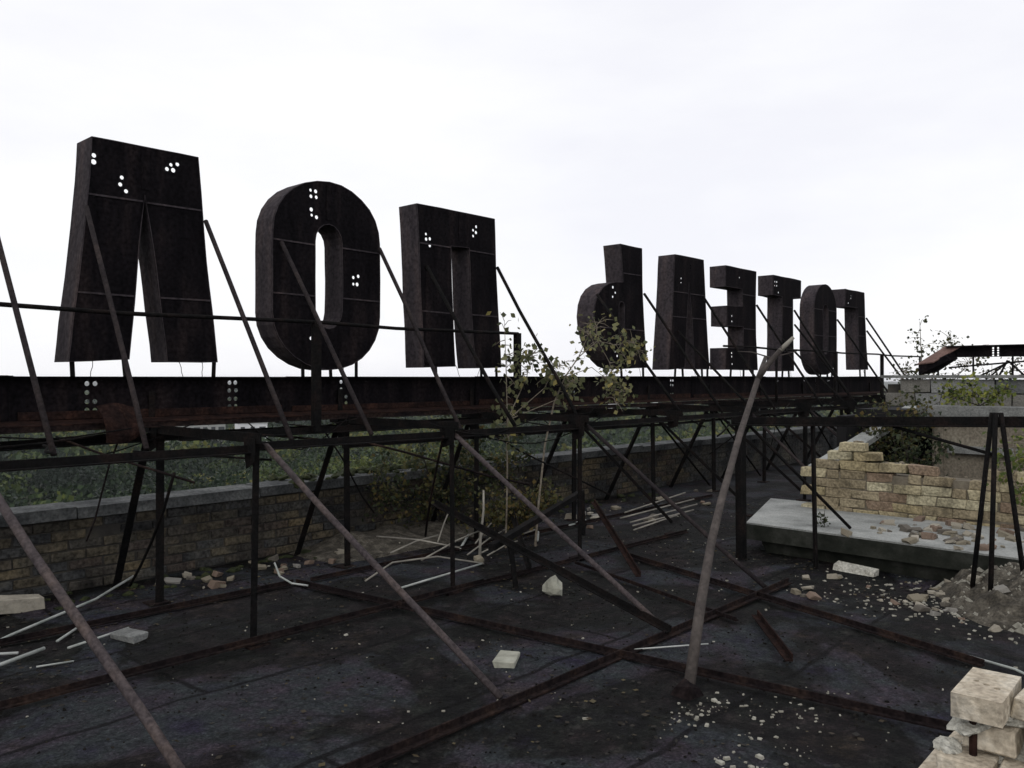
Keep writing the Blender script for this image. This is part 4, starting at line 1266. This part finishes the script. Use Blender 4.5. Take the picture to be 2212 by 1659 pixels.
TREES = [(96, -29.5, 'yellow-green tree at the left corner beyond the parapet', .72, 14.5), (104, -26, 'dark rounded tree beyond the parapet, below the broad letter', .3, 15),
         (100, -22.5, 'bright green tree crown just above the parapet coping', .8, 13.5), (118, -19, 'bluish green tree beyond the parapet between the frame posts', .25, 15.5),
         (112, -15.5, 'pale green pointed tree beyond the parapet, under the O', .66, 16), (124, -11.5, 'yellowish tree crown beside the cross beam end', .85, 16),
         (128, -7, 'mid green tree beyond the parapet near the sapling', .5, 15), (132, 3.5, 'dull green tree beyond the parapet behind the raking legs', .4, 15),
         (140, 8, 'dark olive tree beyond the far stretch of parapet', .3, 15.5)]
taken = []
for d_, az, lab, tint, hh in TREES:
    a = TH - math.radians(az)
    x, y = d_ * math.cos(a), d_ * math.sin(a)
    taken.append((x, y))
    t = thing('forest_tree', lab, 'tree', (x, y, GZ), 'nearest trees beyond the parapet')
    mb = MB().tube([(x, y, GZ - .2), (x + .2, y, GZ + hh * .4), (x - .1, y + .1, GZ + hh * .8)], [.28, .2, .07], 7)
    for k in range(5):
        an = k * 1.26
        mb.tube([(x + .1, y, GZ + hh * (.4 + .07 * k)), (x + 1.8 * math.cos(an), y + 1.8 * math.sin(an), GZ + hh * (.55 + .07 * k))], [.09, .03], 5)
    part('trunk', mb, M['bark'], t)
    pts = np.concatenate([crown_points((x, y, GZ + hh * .62), 3.0, hh * .38, 900, RNG)] +
                         [crown_points((x + RNG.normal(0, 1.5), y + RNG.normal(0, 1.5), GZ + hh * RNG.uniform(.5, .85)), 1.5, 1.5, 260, RNG) for _ in range(5)])
    link('crown', leaves_mesh('crown', pts, RNG.uniform(.35, .75, len(pts)), RNG.normal(tint, .14, len(pts)), M['forest'], (x, y, GZ), .2), None, t)

allp, alls, allt = [], [], []
nt_ = 0
def scatter(d0, d1, cell, rmin, rmax, hmin, hmax, nl, ls):
    global nt_
    d = d0
    while d < d1:
        step = cell
        na = int(d * math.radians(80) / cell)
        for k in range(na):
            a = TH + math.radians(-38) + math.radians(80) * (k + RNG.uniform(-.5, .5)) / na
            dd = d + RNG.uniform(-.5, .5) * cell
            x, y = dd * math.cos(a), dd * math.sin(a)
            if any((x - tx) ** 2 + (y - ty) ** 2 < 16 for tx, ty in taken):
                continue
            if RNG.random() < .16:
                continue
            r = RNG.uniform(rmin, rmax)
            h = RNG.uniform(hmin, hmax)
            p = crown_points((x, y, GZ + h * .6), r, h * .4, nl, RNG)
            t0 = .36 + .6 * mnoise.noise(Vector((x * .02, y * .02, 5))) + RNG.normal(0, .24)
            allp.append(p)
            alls.append(RNG.uniform(.6, 1.4, nl) * ls)
            allt.append(np.clip(RNG.normal(t0, .1, nl), 0, 1))
            nt_ += 1
        d += step
scatter(72, 150, 6.3, 2.8, 5.0, 7, 15, 620, .5)
scatter(150, 260, 7.5, 3.4, 5.6, 7, 13, 220, .95)
scatter(260, 480, 8.5, 4.2, 6.6, 7, 12.5, 70, 1.9)
scatter(480, 1500, 18, 10, 14, 8, 12.5, 32, 5.0)
allp = np.concatenate(allp)
me = leaves_mesh('forest', allp, np.concatenate(alls), np.concatenate(allt), M['forest'], (0, 0, 0), .1)
o = link('forest', me, None)
o['kind'] = 'stuff'


def block(label, dist, az, width, depth, z0, z1, rot, nwx, nwz, wall='white_wall', z_base=GZ):
    a = TH - math.radians(az)
    cx, cy = dist * math.cos(a), dist * math.sin(a)
    t = thing('apartment_block', label, 'building', (cx, cy, GZ))
    t.rotation_euler = (0, 0, a + math.radians(rot))          # local -X faces the photographer
    part_ = lambda n, mb, m_: link(n, mb.mesh(n), M[m_], t)
    H_ = z1 - GZ
    part_('wall', MB().box(-depth / 2, depth / 2, -width / 2, width / 2, 0, H_), wall)
    part_('roof', MB().box(-depth / 2 - .3, depth / 2 + .3, -width / 2 - .3, width / 2 + .3, H_ + .01, H_ + .5), 'grey_wall')
    wm = MB().box(-.12, .12, -.75, .75, -.75, .75).mesh('window')
    wm.materials.append(M['window'])
    for i in range(nwx):
        for j in range(nwz):
            w = link('window', wm, None, t, (-depth / 2, -width / 2 + width * (i + .5) / nwx, H_ - 2.0 - 2.9 * j))
            w.scale = (1, 1 if (i + j) % 3 else 1.5, 1)
block('white panel apartment block with dark windows rising from the forest below the broad letter', 330, -17.3, 10.5, 12, GZ, -15.4, 6, 3, 4)
block('long grey apartment block beside the white one, half sunk in the forest', 350, -21.2, 27, 12, GZ, -16.4, 6, 9, 4, 'grey_wall')
block('far white block seen through the leaves of the leaning sapling', 520, 5.1, 9, 12, GZ, -16.5, -8, 3, 4)
block('narrow far white tower block left of the bowl letter stem', 520, 6.9, 5, 10, GZ, -14.5, -8, 2, 4)
block('far white block standing beyond the lath bundle and far posts', 540, 10.3, 14, 12, GZ, -15.0, -8, 4, 4)

# ------------------------------------------------------------------ dusk haze lying over the forest
hz = struct('haze', MB().box(-7300, 7300, -7300, 7300, GZ - 1, 4.2), None, 'stuff')
m = bpy.data.materials.new('haze')
m.use_nodes = True
m.node_tree.nodes.clear()
ou = m.node_tree.nodes.new('ShaderNodeOutputMaterial')
pv = m.node_tree.nodes.new('ShaderNodeVolumePrincipled')
pv.inputs['Color'].default_value = (.93, .95, 1.0, 1)
pv.inputs['Density'].default_value = .00012
pv.inputs['Anisotropy'].default_value = .2
m.node_tree.links.new(pv.outputs['Volume'], ou.inputs['Volume'])
hz.data.materials.append(m)
